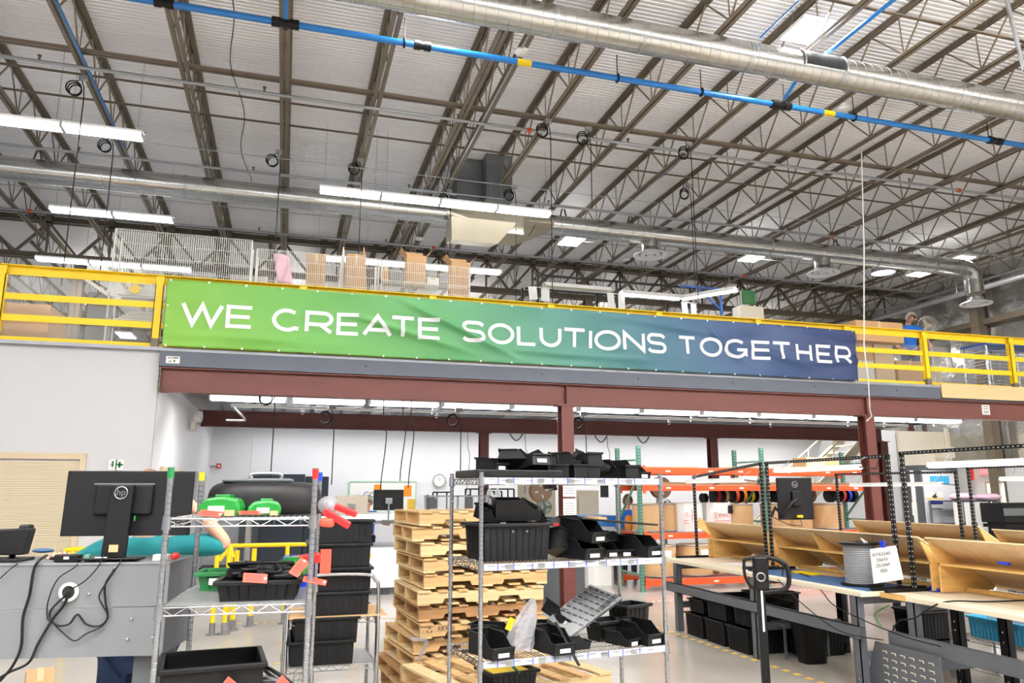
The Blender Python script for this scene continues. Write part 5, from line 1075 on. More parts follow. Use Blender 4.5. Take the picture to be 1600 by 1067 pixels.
# =================== RIGHT WORKBENCHES ===================
WZ=.93
def bench(X0,X1,Y0,Y1,label,legs,rail_z=(.50,.62),dark_legs=(),color='bench_frame',short=True):
    t=thing('workbench',label,'workbench')
    MB().b2((X0,Y0,WZ-.045),(X1,Y1,WZ)).build('worktop','worktop',t,bevel=.006)
    for y in legs:
        for x,mt in ((X0+.05,color),(X1-.1,'black')):
            b=MB(); b.b2((x-.04,y-.045,0),(x-.03,y+.045,WZ-.045)); b.b2((x-.04,y-.045,0),(x+.04,y-.037,WZ-.045)); b.b2((x-.04,y+.037,0),(x+.04,y+.045,WZ-.045)); lg=b.build('leg',mt,t)
            for z in (.05,.15,rail_z[0]+.02,rail_z[1]-.02): MB().cyl((x-.045,y,z),(x-.04,y,z),.008,n=8).build('bolt','chrome',lg)
        MB().b2((X0+.05,y-.04,WZ-.12),(X1-.1,y+.04,WZ-.05)).build('cross_rail',color,t)
        MB().b2((X0+.05,y-.02,.30),(X1-.1,y+.02,.38)).build('cross_rail',color,t)
    b=MB(); x=X0-.0; a,c=rail_z; b.b2((x,Y0+.05,a),(x+.008,Y1-.05,c)); b.b2((x,Y0+.05,c-.008),(x+.05,Y1-.05,c)); b.b2((x,Y0+.05,a),(x+.05,Y1-.05,a+.008)); b.build('front_rail',color,t)
    return t
bench(5.2,6.52,6.12,10.0,'long cream-topped grey workbench running away on the right',(9.7,7.9,6.25))
bench(5.38,6.55,1.9,6.08,'cream-topped grey workbench at the lower right corner',(5.75,3.9,2.1),rail_z=(.47,.60))
b=MB(); b.box((5.39,5.93,WZ-.022),(.03,.3,.044)); tag(b.build('wood_edge_strip','ply_pine'),'bare wood strip on the near bench edge at the joint','wood strip')
b=MB(); b.b2((5.3,6.15,WZ),(5.95,8.1,WZ+.006)); tag(b.build('blue_mat','mat_blue'),'blue anti-static mat on the long bench','mat')
b=MB().m('yellow'); b.box((5.75,7.62,WZ+.012),(.22,.42,.006),rz=.1); b.m('cardboard'); b.box((5.9,7.3,WZ+.011),(.2,.25,.004),rz=.2); tag(b.build('yellow_folder'),'yellow folder lying on the blue mat','folder')
b=MB(); b.box((5.75,8.75,WZ+.003),(.5,.55,.004),rz=.15); tag(b.build('paper_sheet','paper'),'white paper sheet lying on the far part of the long bench','paper')
# perforated leg panel
t=thing('perforated_plate','dark grey louvred steel panel under the bench joint','panel',(5.34,0,0))
b=MB(); b.prism([(5.42,0),(6.35,0),(6.16,.49),(5.42,.49)],lambda y,z:(0,y,z),lambda y,z:(.012,y,z)); b.build('plate','bench_frame',t)
b=MB(); b.m('worktop')
for i in range(6):
    for j in range(7): y=5.52+.105*i; z=.05+.062*j; b.box((-.003,y,z),(.004,.05,.006)); b.box((-.003,y-.025,z-.008),(.004,.006,.02))
g=b.build('louvre_slots',None,t); g['kind']='stuff'
# plywood sorting racks
def ply(X,Ya,Yb,label,flip=0,ztop=1.43,shelf=True,end=True):
    t=thing('plywood_rack',label,'plywood rack',(X,0,0)); d=Vector((.80,0,-.47)).normalized()
    top=Vector((0,0,ztop-.0)); L=.93
    b=MB(); 
    nrm=Vector((.47,0,.80)).normalized()
    c=top+d*L/2; ang=math.atan2(.47,.80)
    b.box((c.x,(Ya+Yb)/2,c.z),(L,Yb-Ya,.014),ry=ang); b.build('sloped_board','ply_h',t)
    b=MB(); b.box((.42,(Ya+Yb)/2,WZ+.025),(.03,Yb-Ya,.04)); b.build('base_strip','ply_pine',t)
    if shelf:
        MB().box((.24,(Ya+Yb)/2,1.19),(.24,Yb-Ya,.018)).build('shelf','ply_pine',t)
        for y in (Ya+.01,Yb-.01) if not end else (Ya+.01,Yb-.01):
            b=MB(); b.prism([(.02,ztop-.03),(.02+.10,1.20),(.12,.945),(.25,.945),(.72,.945),(.76,.985)],lambda x,z,y=y:(x,y-.009,z),lambda x,z,y=y:(x,y+.009,z)); b.build('divider','ply_pine',t)
        m=(Ya+Yb)/2
    return t
ply(5.72,8.42,9.75,'angled plywood rack at the far end of the long bench')
t=ply(5.72,5.92,8.25,'long angled plywood rack behind the spool on the long bench'); MB().prism([(.02,1.40),(.12,1.20),(.5,.945),(.76,.985)],lambda x,z:(x,7.45,z),lambda x,z:(x,7.47,z)).build('divider','ply_pine',t)
ply(5.72,2.6,5.84,'angled plywood rack on the near bench at the right edge')
t=thing('plywood_support','narrow slanted pine end support at the far bench end','support',(5.72,9.93,0)); MB().box((.42,0,1.18),(.95,.02,.13),ry=math.atan2(.47,.80)).build('diagonal','ply_pine',t); MB().box((.18,-.08,1.06),(.13,.02,.24)).build('upright','ply_pine',t); MB().box((.3,-.14,1.19),(.3,.3,.018)).build('shelf','ply_pine',t)
# second row of benches beyond
bench(8.45,9.6,7.2,10.6,'second-row grey workbench beyond the long bench',(10.4,8.8,7.4)); bench(8.45,9.6,3.2,7.15,'second-row workbench nearest the right frame edge',(6.9,5.2,3.4))
ply(8.6,7.9,10.2,'pale plywood rack on the second-row bench, far one',ztop=1.41); ply(8.6,4.2,7.7,'pine plywood rack on the second-row bench, near one',ztop=1.38)
bench(11.2,12.3,6.4,9.8,'third-row workbench mostly hidden at the right edge',(9.6,8,6.6)); ply(11.3,6.5,9.0,'pine plywood rack on the third-row bench at the right edge',ztop=1.42)
# slotted angle light frames
def slot_bar(a,c,mt='black',w=.032,parent=None,name='upright'):
    b=MB(); b.bar(a,c,w); o=b.build(name,mt,parent); a=Vector(a);c=Vector(c);d=(c-a);n=int(d.length/.045); u=d.normalized()
    b=MB(); 
    for i in range(1,n):
        p=a+d*i/n
        if abs(u.z)>.7: b.box((p.x,p.y-w/2-.0005,p.z),(.008,.002,.012)); b.box((p.x-w/2-.0005,p.y,p.z),(.002,.008,.012))
        else: b.box((p.x-w/2-.0005,p.y,p.z),(.002,.012,.008))
    g=b.build('slot_holes','hole_grey',o); g['kind']='stuff'; return o
def lframe(label,X,ya,yb,z,zb,foot=True,za=None):
    t=thing('light_stand',label,'light frame',(0,0,0)); za=za or z
    slot_bar((X,ya,WZ),(X,ya,z),parent=t); slot_bar((X,yb,WZ),(X,yb,za),parent=t); slot_bar((X,ya-.02,z),(X,yb+.02,za),parent=t,name='top_bar')
    for y in (ya,yb): MB().b2((X-.33,y-.02,WZ+.001),(X+.3,y+.02,WZ+.03)).build('foot','black',t)
    return t
lframe('black slotted frame over the far part of the long bench',5.68,8.26,9.9,2.19,0,za=2.05)
lframe('black slotted frame over the near part of the long bench',5.68,6.16,8.14,2.19,0)
lframe('black slotted frame over the near bench at right',5.72,2.2,6.02,2.21,0)
lframe('black slotted frame on the second-row bench, far one',8.55,8.1,10.4,2.10,0,za=2.12); lframe('black slotted frame on the second-row bench, near one',8.55,4.0,7.9,2.15,0)
for (X,ya,yb,z,l,zt_) in ((5.5,8.36,9.75,1.97,'white LED bench light over the far part of the long bench',2.1),(5.5,6.35,7.7,2.07,'white LED bench light over the near part of the long bench',2.19),(5.55,3.6,5.52,2.06,'white LED bench light over the near bench, top right',2.2),(8.4,8.2,9.9,1.93,'white LED light over the second-row bench, far one',2.1),(8.4,5.4,7.3,1.98,'white LED light over the second-row bench, near one',2.15)):
    t=thing('bench_light',l,'bench light',(X,(ya+yb)/2,z)); L=yb-ya; MB().prism([(-.05,0),(.05,0),(.03,.045),(-.03,.045)],lambda x,z_:(x,-L/2,z_),lambda x,z_:(x,L/2,z_)).build('housing','white_paint',t); MB().b2((-.045,-L/2+.02,-.008),(.045,L/2-.02,.0)).build('diffuser','work_light',t)
    for s in(-1,1): MB().cyl((0,s*L*.42,.04),(.14,s*L*.42+s*.05,zt_-z),.004,n=5).build('hook','chrome_dull',t)
    MB().tube([(0,-L/2,.02),(.1,-L/2-.12,.0),(.16,-L/2-.1,.1)],.006,5).build('plug_cable','black',t)
# HP monitor on arm
mp=P(1242,779,X=6.0); t=thing('monitor','dark monitor seen from behind on a black arm at the long bench','monitor',mp,R(-6))
MB().box((0,0,0),(.47,.03,.50)).build('shell','monitor_black',t,bevel=.01); MB().box((0,-.03,.0),(.12,.05,.18)).build('mount','black',t,bevel=.01); MB().torus((0,-.018,.17),.036,.004,24,5,(0,1,0)).build('logo_ring','chrome_dull',t); text(t,'hp',(0,-.016,.17),.055,(1,0,0),(0,0,1),'chrome_dull')
fr=Vector((5.70,8.12,1.55)); MB().tube([(0,-.06,0),(-.12,-.12,-.05),(-.2,-.06,-.2),tuple((fr-mp)+Vector((.06,0,.1))),tuple(fr-mp)],.024,8).build('arm','black',t); MB().tube([(.03,-.03,-.2),(0,-.12,-.32),(-.2,-.14,-.3),(-.3,0,-.22)],.005,5).build('cable','black',t); MB().box((.03,-.03,-.21),(.07,.03,.03)).build('port_plug','yellow',t)
# wire spool with sheet
t=thing('cable_spool','large spool of grey wire standing on the long bench','spool',(5.56,6.52,WZ))
MB().cyl((0,0,0),(0,0,.02),.195,n=36).build('flange','black_plastic',t,bevel=.003); MB().cyl((0,0,.40),(0,0,.42),.19,n=36).build('flange','black_plastic',t,bevel=.003)
b=MB(); n=int(.36/.0165); b.tube([(.145*math.cos(2*PI*i/20),.145*math.sin(2*PI*i/20),.025+.37*i/(n*20)) for i in range(n*20+1)],.0082,5); b.build('wound_wire','wire_grey',t); MB().cyl((0,0,.02),(0,0,.40),.14,n=24).build('core','cabinet_mid',t)
MB().tube([(.02,-.1,.42),(-.02,-.06,.46),(-.06,-.16,.42)],.006,5).build('zip_tie','paper',t)
q=[P(1359,858,X=5.42),P(1400,852,X=5.55),P(1412,905,X=5.55),P(1365,912,X=5.42)]
t2=thing('label_sheet','white paper sheet with printed code taped to the grey wire spool','paper sheet'); b=MB(); b.add([tuple(v) for v in q]+[tuple(v+Vector((.004,.004,0))) for v in q],[(0,1,2,3),(7,6,5,4),(0,4,5,1),(1,5,6,2),(2,6,7,3),(3,7,4,0)]); b.build('sheet','paper',t2)
ux=(q[1]-q[0]).normalized(); uz=((q[0]+q[1])-(q[3]+q[2])).normalized(); ct=(q[0]+q[1])/2
for i,s_ in enumerate(('RITE3240','20693','551049','820')): text(t2,s_,ct-uz*(.06+.05*i)-ux*.02,.042,ux,uz,'ink',off=.012)
b=MB(); b.box(tuple((q[0]+q[1])/2+Vector((0,0,.03))),(.02,.05,.06)); tag(b.build('blue_tape','blue_plastic'),'blue tape piece above the printed sheet on the spool','tape')
for q_,X,l in (((1387,912),5.4,'x'),):
    pass
for q_,l in (((1460,921),'blue clip lying on the near bench'),):
    p=P(*q_,Z=WZ+.02); b=MB(); b.box(p,(.03,.10,.03)); b.box(p+Vector((0,.03,.015)),(.03,.03,.03)); tag(b.build('blue_clip','blue_plastic'),l,'clip')
p=P(1569,880,X=5.80); b=MB(); b.box(p,(.03,.09,.02)); tag(b.build('blue_tape','blue_plastic'),'blue tape piece on the near plywood shelf','tape')
# cords on benches
def cord(pts,r,label,mt='black'): b=MB(); b.tube(smooth(pts),r,6); return tag(b.build('power_cable',mt),label,'cord')
def smooth(pts,k=6):
    P_=[Vector(p) for p in pts]; out=[]
    for i in range(len(P_)-1):
        a=P_[max(0,i-1)];b_=P_[i];c=P_[i+1];d=P_[min(len(P_)-1,i+2)]
        for j in range(k):
            t_=j/k; out.append(.5*((2*b_)+(c-a)*t_+(2*a-5*b_+4*c-d)*t_*t_+(3*b_-a-3*c+d)*t_**3))
    out.append(P_[-1]); return out
cord([P(1600,938,Z=.95),P(1540,940,Z=.945),P(1490,939,Z=.945),P(1460,946,X=5.37),P(1430,965,X=5.3),P(1405,970,X=5.3),P(1395,985,X=5.3)],.007,'black power cord trailing across the near bench edge')
cord([P(1212,875,Z=1.1),P(1235,892,Z=.95),P(1262,900,Z=.94),P(1285,925,X=5.17),P(1310,950,X=5.17),P(1400,990,X=5.15),P(1470,1010,X=5.2)],.006,'black cord draped from the mat over the long bench edge')
cord([P(1215,905,X=5.15),P(1250,940,X=5.12),P(1310,985,X=5.12),P(1380,1000,X=5.13)],.005,'thin black cord hanging along the front rail')
cord([P(1390,945,X=5.3),P(1368,958,X=5.3),P(1370,968,X=5.3),P(1376,977,X=5.25)],.006,'short green cable loop at the bench joint','green_plastic')
# crates under bench
def put_tote(t,x,y,z,rz=0,label=None): t.location=(x,y,z); t.rotation_euler.z=rz; 
c0=tote(.58,.46,.28,label='black ribbed tote on the floor under the long bench, farthest'); put_tote(c0,5.5,9.28,.002)
KK=[(5.5,8.78,.002,'black ribbed tote on the floor under the long bench, second'),(5.5,8.28,.002,'black ribbed tote on the floor under the long bench, third'),(5.5,8.72,.30,'black ribbed tote stacked second under the bench'),(5.55,8.2,.30,'black ribbed tote stacked nearest under the bench'),(6.15,8.9,.002,'black ribbed tote at the rear under the bench, lower'),(6.15,8.9,.30,'black ribbed tote at the rear under the bench, upper'),(6.05,7.98,.002,'black ribbed tote behind the middle bench legs, on the floor'),(6.9,7.1,.002,'black ribbed tote beyond the bench joint, lower'),(6.9,7.1,.30,'black ribbed tote beyond the bench joint, middle'),(7.35,7.6,.002,'black ribbed tote behind the joint legs'),(7.6,5.6,.002,'black ribbed tote beyond the cart with the blue bin')]
for x,y,z,l in KK: dup(c0,(x,y,z),0,l)
c1=tote(.5,.4,.16,label='shallow black tote with slotted rim stacked farthest under the bench'); put_tote(c1,5.5,9.28,.30)
t=thing('waste_bin','black plastic waste bin on the floor under the long bench','waste bin',(5.70,7.56,0))
b=MB(); n=28
def rr_(w,d,z,rd=.07): 
    out=[]
    for i in range(n): a=2*PI*i/n; c,s_=math.cos(a),math.sin(a); m=(abs(c)**5+abs(s_)**5)**(-.2); out.append((w/2*c*m,d/2*s_*m,z))
    return out
rg=[rr_(.26,.2,.0),rr_(.36,.28,.42),rr_(.39,.31,.425),rr_(.39,.31,.44),rr_(.35,.27,.44),rr_(.25,.19,.01)]
b.sm=True; b.add(sum(rg,[]),[(j*n+i,j*n+(i+1)%n,(j+1)*n+(i+1)%n,(j+1)*n+i) for j in range(5) for i in range(n)]+[tuple(range(n-1,-1,-1)),tuple(range(5*n,6*n))]); b.build('body','bin_black',t)
t=thing('low_shelf','grey steel lower shelf between the bench legs','shelf',(5.6,7.2,0)); MB().b2((-.1,.55,.34),(.5,.95,.38)).build('plate','bench_frame',t); 
for x in(-.08,.48):
    for y in (.57,.93): MB().b2((x-.012,y-.012,0),(x+.012,y+.012,.34)).build('leg','bench_frame',t)
# cart with blue bin
t=wire_shelf(.55,1.1,[.42,.16],1.0,.14,'chrome wire cart under the near bench carrying the blue bin','chrome',name='wire_cart'); t.location=(6.62,5.45,0); 
for x,y in ((0,0),(.55,0),(0,1.1),(.55,1.1)):
    MB().cyl((x-.012,y,.05),(x+.012,y,.05),.05,n=16).build('caster_wheel','chrome_dull',t); MB().cyl((x,y,.1),(x,y,.14),.028,n=12).build('caster_plate','chrome',t)
c2=tote(.44,.72,.2,'bin_blue',label='sky blue ribbed bin of silver bags on the wire cart',taper=.025); put_tote(c2,6.9,6.05,.425)
for i in range(4):
    b=MB(); b.sphere((6.9+.06*(i%2),5.80+.15*i,.61),(.13,.11,.07),12,8)
    for j,v in enumerate(b.v): v=Vector(v); b.v[j]=tuple(v+Vector((0,0,.025*noise.noise(v*22))))
    tag(b.build('silver_bag','silver_bag'),'crumpled silver bag in the sky blue bin, %s from the front'%ORD[i],'bag')
# grey mesh mats on floor at right
p=P(1480,1045,Z=0); b=MB(); b.box((6.2,5.4,.006),(1.2,1.0,.012)); tag(b.build('floor_mat','grey_box'),'grey anti-fatigue mat on the floor under the near bench','mat')
# pallet jack style handle
t=thing('push_cart','tall black push handle on a post in front of the long bench','cart handle',(4.2,6.23,0),R(-22))
MB().b2((-.035,-.03,.0),(.035,.03,1.0)).build('post','black',t,bevel=.006); MB().b2((-.006,-.034,.62),(.012,-.031,1.0)).build('white_strip','paper',t)
MB().b2((-.055,-.05,.97),(.075,.05,1.27)).build('control_housing','black_plastic',t,bevel=.02)
MB().tube(smooth([(-.13,0,1.24),(-.13,0,1.10),(-.08,0,1.0),(0,0,.98)]),.014,8).tube([(-.13,0,1.24),(-.02,0,1.26),(.10,0,1.25)],.016,8).tube(smooth([(.05,-.02,1.27),(.17,-.03,1.235),(.235,-.03,1.19),(.25,-.03,1.06),(.20,-.03,.985),(.02,-.03,.955)]),.021,10).tube([(-.13,0,1.17),(-.05,0,1.17)],.01,6).build('handle_loop','black',t)
MB().torus((-.0,-.052,1.09),.036,.008,20,6,(0,1,0)).build('round_badge','chrome_dull',t); MB().tube(smooth([(.16,-.03,1.25),(.2,-.05,1.2),(.19,-.05,1.1)]),.006,6).build('brake_cable','black',t)
MB().b2((-.32,-.02,.0),(.32,.04,.1)).b2((-.30,-.9,.0),(-.25,-.02,.08)).b2((.25,-.9,.0),(.30,-.02,.08)).build('base','black',t)
# =================== PALLETS ===================
def pallet(mats,label,mark=False):
    t=thing('pallet',label,'pallet'); Lx,Wy=1.22,1.02; m1,m2=mats; h=.095; z0=.016
    for i,y in enumerate((0,Wy/2-.02,Wy-.04)):
        pr=[(0,z0),(.23,z0),(.25,z0+.04),(.44,z0+.04),(.46,z0),(.76,z0),(.78,z0+.04),(.97,z0+.04),(.99,z0),(Lx,z0),(Lx,z0+h),(0,z0+h)]
        MB().prism(pr,lambda x,z,y=y:(x,y,z),lambda x,z,y=y:(x,y+.04,z)).build('stringer',m1,t)
    for i in range(7):
        w_=.12 if i in(0,6) else .09; x=(Lx-w_)*i/6; MB().b2((x,-.005+.01*((i*3)%3-1),z0+h),(x+w_,Wy+.005*(i%2),z0+h+.016)).build('top_board',m2 if i%3 else m1,t)
    for i in range(5):
        x=(Lx-.11)*i/4; MB().b2((x,0,0),(x+.11,Wy,z0)).build('bottom_board',m1 if i%2 else m2,t)
    if mark:
        for s_,x in (('RRX40',.24),('2-08-22',.52),('RRX40',.83),('HT-42',1.10)): text(t,s_,(x,-.0,z0+.062),.055,(1,0,0),(0,0,1),'ink',off=.002)
        b=MB(); 
        for k in range(3):
            a=2*PI*k/3+PI/2; c=(.085+.02*math.cos(a),-.001,z0+.055+.02*math.sin(a)); b.box(c,(.026,.001,.008),ry=-(a+PI/2))
        b.build('recycling_mark','ink',t)
    return t
pm=[('pallet','pallet_light'),('pallet_light','pallet'),('pallet_dark','pallet'),('pallet','pallet_dark')]
offs=[0,-9,4,8,10,0,3,4,-3,-3,-19,-18,-34]; N=12; H1=.140
base=Vector((1.215,7.06,0)); protos={}
for k in range(N):
    z=1.68-H1*(k+1); mi=[0,0,1,0,0,1,2,0,0,0,2,2][k]; lb='wooden pallet in the tall stack, %s from the top'%ORD[k]
    if k==7: t=pallet(pm[0],lb+', stamped with letters',True)
    elif mi in protos: t=dup(protos[mi],(0,0,0),0,lb)
    else: t=protos[mi]=pallet(pm[mi],lb)
    t['group']='stacked wooden pallets'
    t.location=base+Vector((offs[k]/163,[-.0,.05,.02,0,.03,-.01,.04,-.02,.05,.0,.03,-.03][k],z+.0)); t.rotation_euler.z=R([5,2,6,6,5,4,5,4,7,8,6,4][k])
# plastic strap
b=MB(); p=P(668,1000,Y=6.98); b.bar((p.x,6.98,p.z),(p.x-.08,6.98,p.z-.17),.03,.004,up=(0,1,0)); b.bar((p.x-.15,6.98,p.z+.02),(p.x,6.98,p.z),.03,.004,up=(0,1,0)); tag(b.build('strap_scrap','silver_bag'),'torn clear strap hanging on the lower pallets','strap')
# low pallets in front
A_=P(835,1010,Z=.575); B_=P(1010,1066,Z=.575); d_=(A_-B_); d_.z=0; d_.normalize(); rz_=math.atan2(-d_.x,d_.y); xl=Vector((math.cos(rz_),math.sin(rz_),0))
lo_=A_-xl*1.22-d_*1.02+Vector((.02,.04,0))
for k,l in enumerate(('bottom one','second from the floor','third from the floor','topmost and palest')): dup(protos[(0,1,0,1)[k]],(lo_.x+.02*(k%2),lo_.y,.1435*k+.001),rz_+.02*(k%2),'wooden pallet of the short stack before the tall one, '+l)
tp=P(792,1062,Z=.62); t=tote(.36,.28,.12,label='small black tray of yellow parts on the short pallet stack'); put_tote(t,tp.x,tp.y,.576,.2)
MB().box((0,0,.09),(.30,.22,.02)).build('yellow_contents','yellow',t); MB().tube([(.02,-.14,.11),(.0,-.02,.16),(.05,.1,.12)],.01).build('strap','green_tote',t)
# =================== CENTRE WIRE SHELF ===================
SO=Vector((1.10,4.32,0)); SR=.11; LV=[1.925,1.44,.92]
t=wire_shelf(1.22,.54,LV[::-1]+[.2],1.955,0,'tall chrome wire shelf with labelled edges full of black bins','chrome',labels=True); put(t,SO,SR)
def on(u,v,lv): c,s_=math.cos(SR),math.sin(SR); return SO+Vector((u*c-v*s_,u*s_+v*c,LV[lv]+.006))
def upx(px,v,lv,py=None):
    # shelf coordinate u for a pixel column at depth v
    best=None
    for i in range(-10,131):
        u=i/100; w_=on(u,v,lv); d=w_-Vector((0,0,HC)); x=800+F*d.dot(CR)/d.dot(CW)
        if best is None or abs(x-px)<best[0]: best=(abs(x-px),u)
    return best[1]
hb=[hopper(.105,.19,.08,label='x'),hopper(.14,.28,.125,label='x'),hopper(.10,.14,.06,label='x',lab=False)]
used=[0,0,0]
def bin_at(k,px,v,lv,rz,label,z=0,tilt=(0,0)):
    u=upx(px,v,lv); loc=on(u,v,lv)+Vector((0,0,z)); 
    o=hb[k] if not used[k] else copy_tree(hb[k]); used[k]=1; o.location=loc; o.rotation_euler=(tilt[0],tilt[1],rz+SR); tag(o,label,'parts bin','black parts bins on the centre shelf'); return o
# top shelf
t=thing('flat_tray','long flat black tray at the left end of the top shelf','tray',on(.27,.25,0),SR); MB().b2((-.28,-.2,0),(.28,.2,.045)).build('body','bin_black',t,bevel=.006)
TL=[(0,768,.3,.3,.045,(0,0),'small bin on the flat tray, left'),(0,803,.2,.9,.05,(.0,.7),'tipped bin on the flat tray, middle'),(1,826,.2,.2,.02,(-.2,0),'large bin facing out on the flat tray'),(0,841,.3,1.2,.0,(0,1.2),'bin lying on its side right of the flat tray'),(0,852,.2,1.57,.0,(PI/2*.9,0),'bin standing upright on the top shelf'),(2,862,.2,.4,0,(0,0),'small low bin beside the upright bin'),(0,878,.2,2.6,0,(0,0),'bin turned backward on the top shelf, left of centre column'),(1,890,.3,.4,.0,(.0,.3),'large tilted bin in the middle of the top shelf'),(0,898,.15,PI,0,(0,0),'backward bin below the large tilted bin'),(0,916,.2,PI,0,(0,0),'backward bin under a stacked bin, top shelf'),(0,918,.2,PI+.1,.078,(0,0),'backward bin stacked on another, top shelf'),(2,906,.35,.5,.07,(.4,.8),'bin balanced upright at the highest point of the pile'),(0,938,.3,.6,.0,(0,.4),'tilted bin right of the stacked pair'),(1,962,.25,.1,.0,(0,0),'wide bin near the right end of the top shelf'),(0,977,.15,PI,.0,(0,0),'backward bin third from the right end'),(0,990,.2,.2,.0,(0,0),'bin at the right end of the top shelf')]
for k,px,v,rz,z,tl,l in TL: bin_at(k,px,v,0,rz,'black '+l,z+(.03 if any(tl) else 0),tl)
# middle shelf
u=upx(792,.27,1); t=tote(.46,.38,.215,label='large black ribbed tote at left of the middle shelf'); put_tote(t,*on(u+.0,.27,1),SR); MB().cyl((-.04,-.195,.17),(-.04,-.188,.17),.008,n=8).build('rivet','chrome',t); MB().cyl((.05,-.195,.17),(.05,-.188,.17),.008,n=8).build('rivet','chrome',t)
for k,px,v,rz,z,tl,l in ((0,765,.25,.5,.215,(.3,0),'black small bin tipped on the large ribbed tote, left'),(1,805,.25,1.4,.225,(0,-.12),'black large bin lying on the large ribbed tote'),(0,831,.3,1.0,.23,(.5,0),'black small bin leaning on the large ribbed tote, right'),(1,879,.2,2.2,.01,(.3,.2),'black bin tumbled beside the ribbed tote on the middle shelf'),(1,908,.12,.15,.0,(0,0),'black bin facing out under the flat lid, middle shelf'),(1,912,.14,.3,.10,(.1,0),'black bin nested on another under the flat lid'),(0,945,.2,.0,.0,(0,0),'black bin in the row at right of the middle shelf'),(0,968,.2,.0,.0,(0,0),'black bin right of centre on the middle shelf'),(1,1000,.14,.2,.0,(0,0),'black bin with label at the right end of the middle shelf'),(2,953,.3,1.5,.09,(0,0),'black shallow bin stacked behind on the middle shelf')):
    bin_at(k,px,v,1,rz,l,z+(.01 if any(tl) else 0),tl)
t=thing('storage_cover','large thin black lid resting on the bins of the middle shelf','lid',on(upx(950,.26,1),.26,1)+Vector((0,0,.215)),SR); t.rotation_euler=(0,.085,SR); MB().box((0,0,0),(.56,.36,.012)).build('sheet','bin_black',t,bevel=.004); MB().box((-.13,-.1,.012),(.1,.09,.02),rz=.5).build('torn_label','cardboard',t)
# lower shelf
for k,px,v,rz,z,tl,l in ((1,766,.12,.15,0,(0,0),'black bin at the left front of the lower shelf'),(1,775,.4,.9,0,(0,0),'black bin turned aside behind the silver bag'),(1,852,.35,1.0,0,(0,0),'black bin behind the louvred tray, lower shelf'),(1,862,.10,.1,0,(0,0),'black bin facing out in front of the louvred tray'),(0,893,.12,1.6,.0,(0,0),'black bin seen side-on in front of the louvred tray'),(0,868,.3,.4,.13,(.3,.5),'black bin tumbled above others left of the louvred tray'),(0,972,.12,.3,.0,(0,0),'black small bin turned at right of the lower shelf'),(1,1000,.14,.2,0,(0,0),'black bin with label at the right end of the lower shelf')):
    bin_at(k,px,v,2,rz,l,z+(.01 if any(tl) else 0),tl)
u=upx(985,.40,2); t=tote(.26,.2,.19,label='black ribbed tote at the right rear of the lower shelf'); put_tote(t,*on(u,.41,2),SR+.3)
u=upx(945,.32,2); t=tote(.26,.18,.12,label='plain black box beneath the louvred tray',ribs=False); put_tote(t,*on(u,.3,2),SR+.2)
# louvred tray
q=[P(922,913,Y=4.86),P(973,934,Y=4.78),P(891,994,Y=4.50),P(856,966,Y=4.62)]
t=thing('louvred_tray','grey louvred plastic panel leaning on bins of the lower shelf','panel'); ux=(q[1]-q[0]); vy=(q[3]-q[0]); nn_=ux.cross(vy).normalized(); nn_=-nn_ if nn_.y>0 else nn_
b=MB(); th=nn_*-.03; b.add([tuple(v) for v in q]+[tuple(v+th) for v in q],[(0,1,2,3),(7,6,5,4),(0,4,5,1),(1,5,6,2),(2,6,7,3),(3,7,4,0)]); b.build('panel','galv_flat',t)
b=MB(); xu=ux.normalized(); yu=vy.normalized()
for i in range(7):
    for j in range(5):
        c=q[0]+ux*(.12+.17*j+(.0))+vy*(.08+.135*i)+nn_*.006; b.box(tuple(c),(.028,.012,.012),mtx=Matrix((xu,yu,nn_)).transposed())
g=b.build('louvre','cabinet_mid',t); g['kind']='stuff'
b=MB(); 
for i in range(1,7):
    a=q[0]+vy*(i*.14)+nn_*.002; c=q[1]+vy*(i*.14)+nn_*.002; b.bar(a,c,.006,.003,up=tuple(nn_))
g=b.build('ridge_line','cabinet_mid',t); g['kind']='stuff'
MB().bar(q[0]+ux*.82+nn_*.003,q[3]+ux*.82+nn_*.003+yu*-.1,.03,.004,up=tuple(nn_)).build('tape','cabinet_mid',t)
# silver bag with yellow label
qa=[P(838,935,Y=4.6),P(826,1018,Y=4.5),P(786,1012,Y=4.5),P(795,985,Y=4.52),P(812,950,Y=4.58)]
cen=sum((v for v in qa),Vector())/5
t=thing('plastic_bag','clear plastic bag of red parts with yellow label on the lower shelf','bag')
b=MB(); n=5; rows=8; ring_n=14; vs=[]
for j in range(rows+1):
    f=j/rows; cc=P(807+26*f,1016-80*f,Y=4.5+.05*f); w_=.088*(1-f)**.55+.012; dd=.05*(1-f)+.006
    for i in range(ring_n): a=2*PI*i/ring_n; r_=1+.16*noise.noise(Vector((math.cos(a)*2,math.sin(a)*2,f*4))); vs.append(tuple(cc+Vector((w_*r_*math.cos(a),dd*r_*math.sin(a),.01*math.sin(3*a)))))
b.add(vs,[(j*ring_n+i,j*ring_n+(i+1)%ring_n,(j+1)*ring_n+(i+1)%ring_n,(j+1)*ring_n+i) for j in range(rows) for i in range(ring_n)]+[tuple(range(ring_n-1,-1,-1)),tuple(range(rows*ring_n,(rows+1)*ring_n))]); b.build('film','silver_bag',t)
c=P(797,975,Y=4.435); MB().box(tuple(c),(.035,.004,.07),ry=.45).build('yellow_label','yellow',t); c=P(812,1003,Y=4.5); MB().sphere(tuple(c),(.05,.03,.045),10,7).build('red_contents','red_steel',t)
b=MB(); a=P(868,972,Y=4.5);c=P(905,1040,Y=4.30); b.bar(a,(a+c)/2,.018,.006); b.bar((a+c)/2,c,.018,.006); tag(b.build('black_strap','black'),'black strap hanging through the lower shelf','strap')
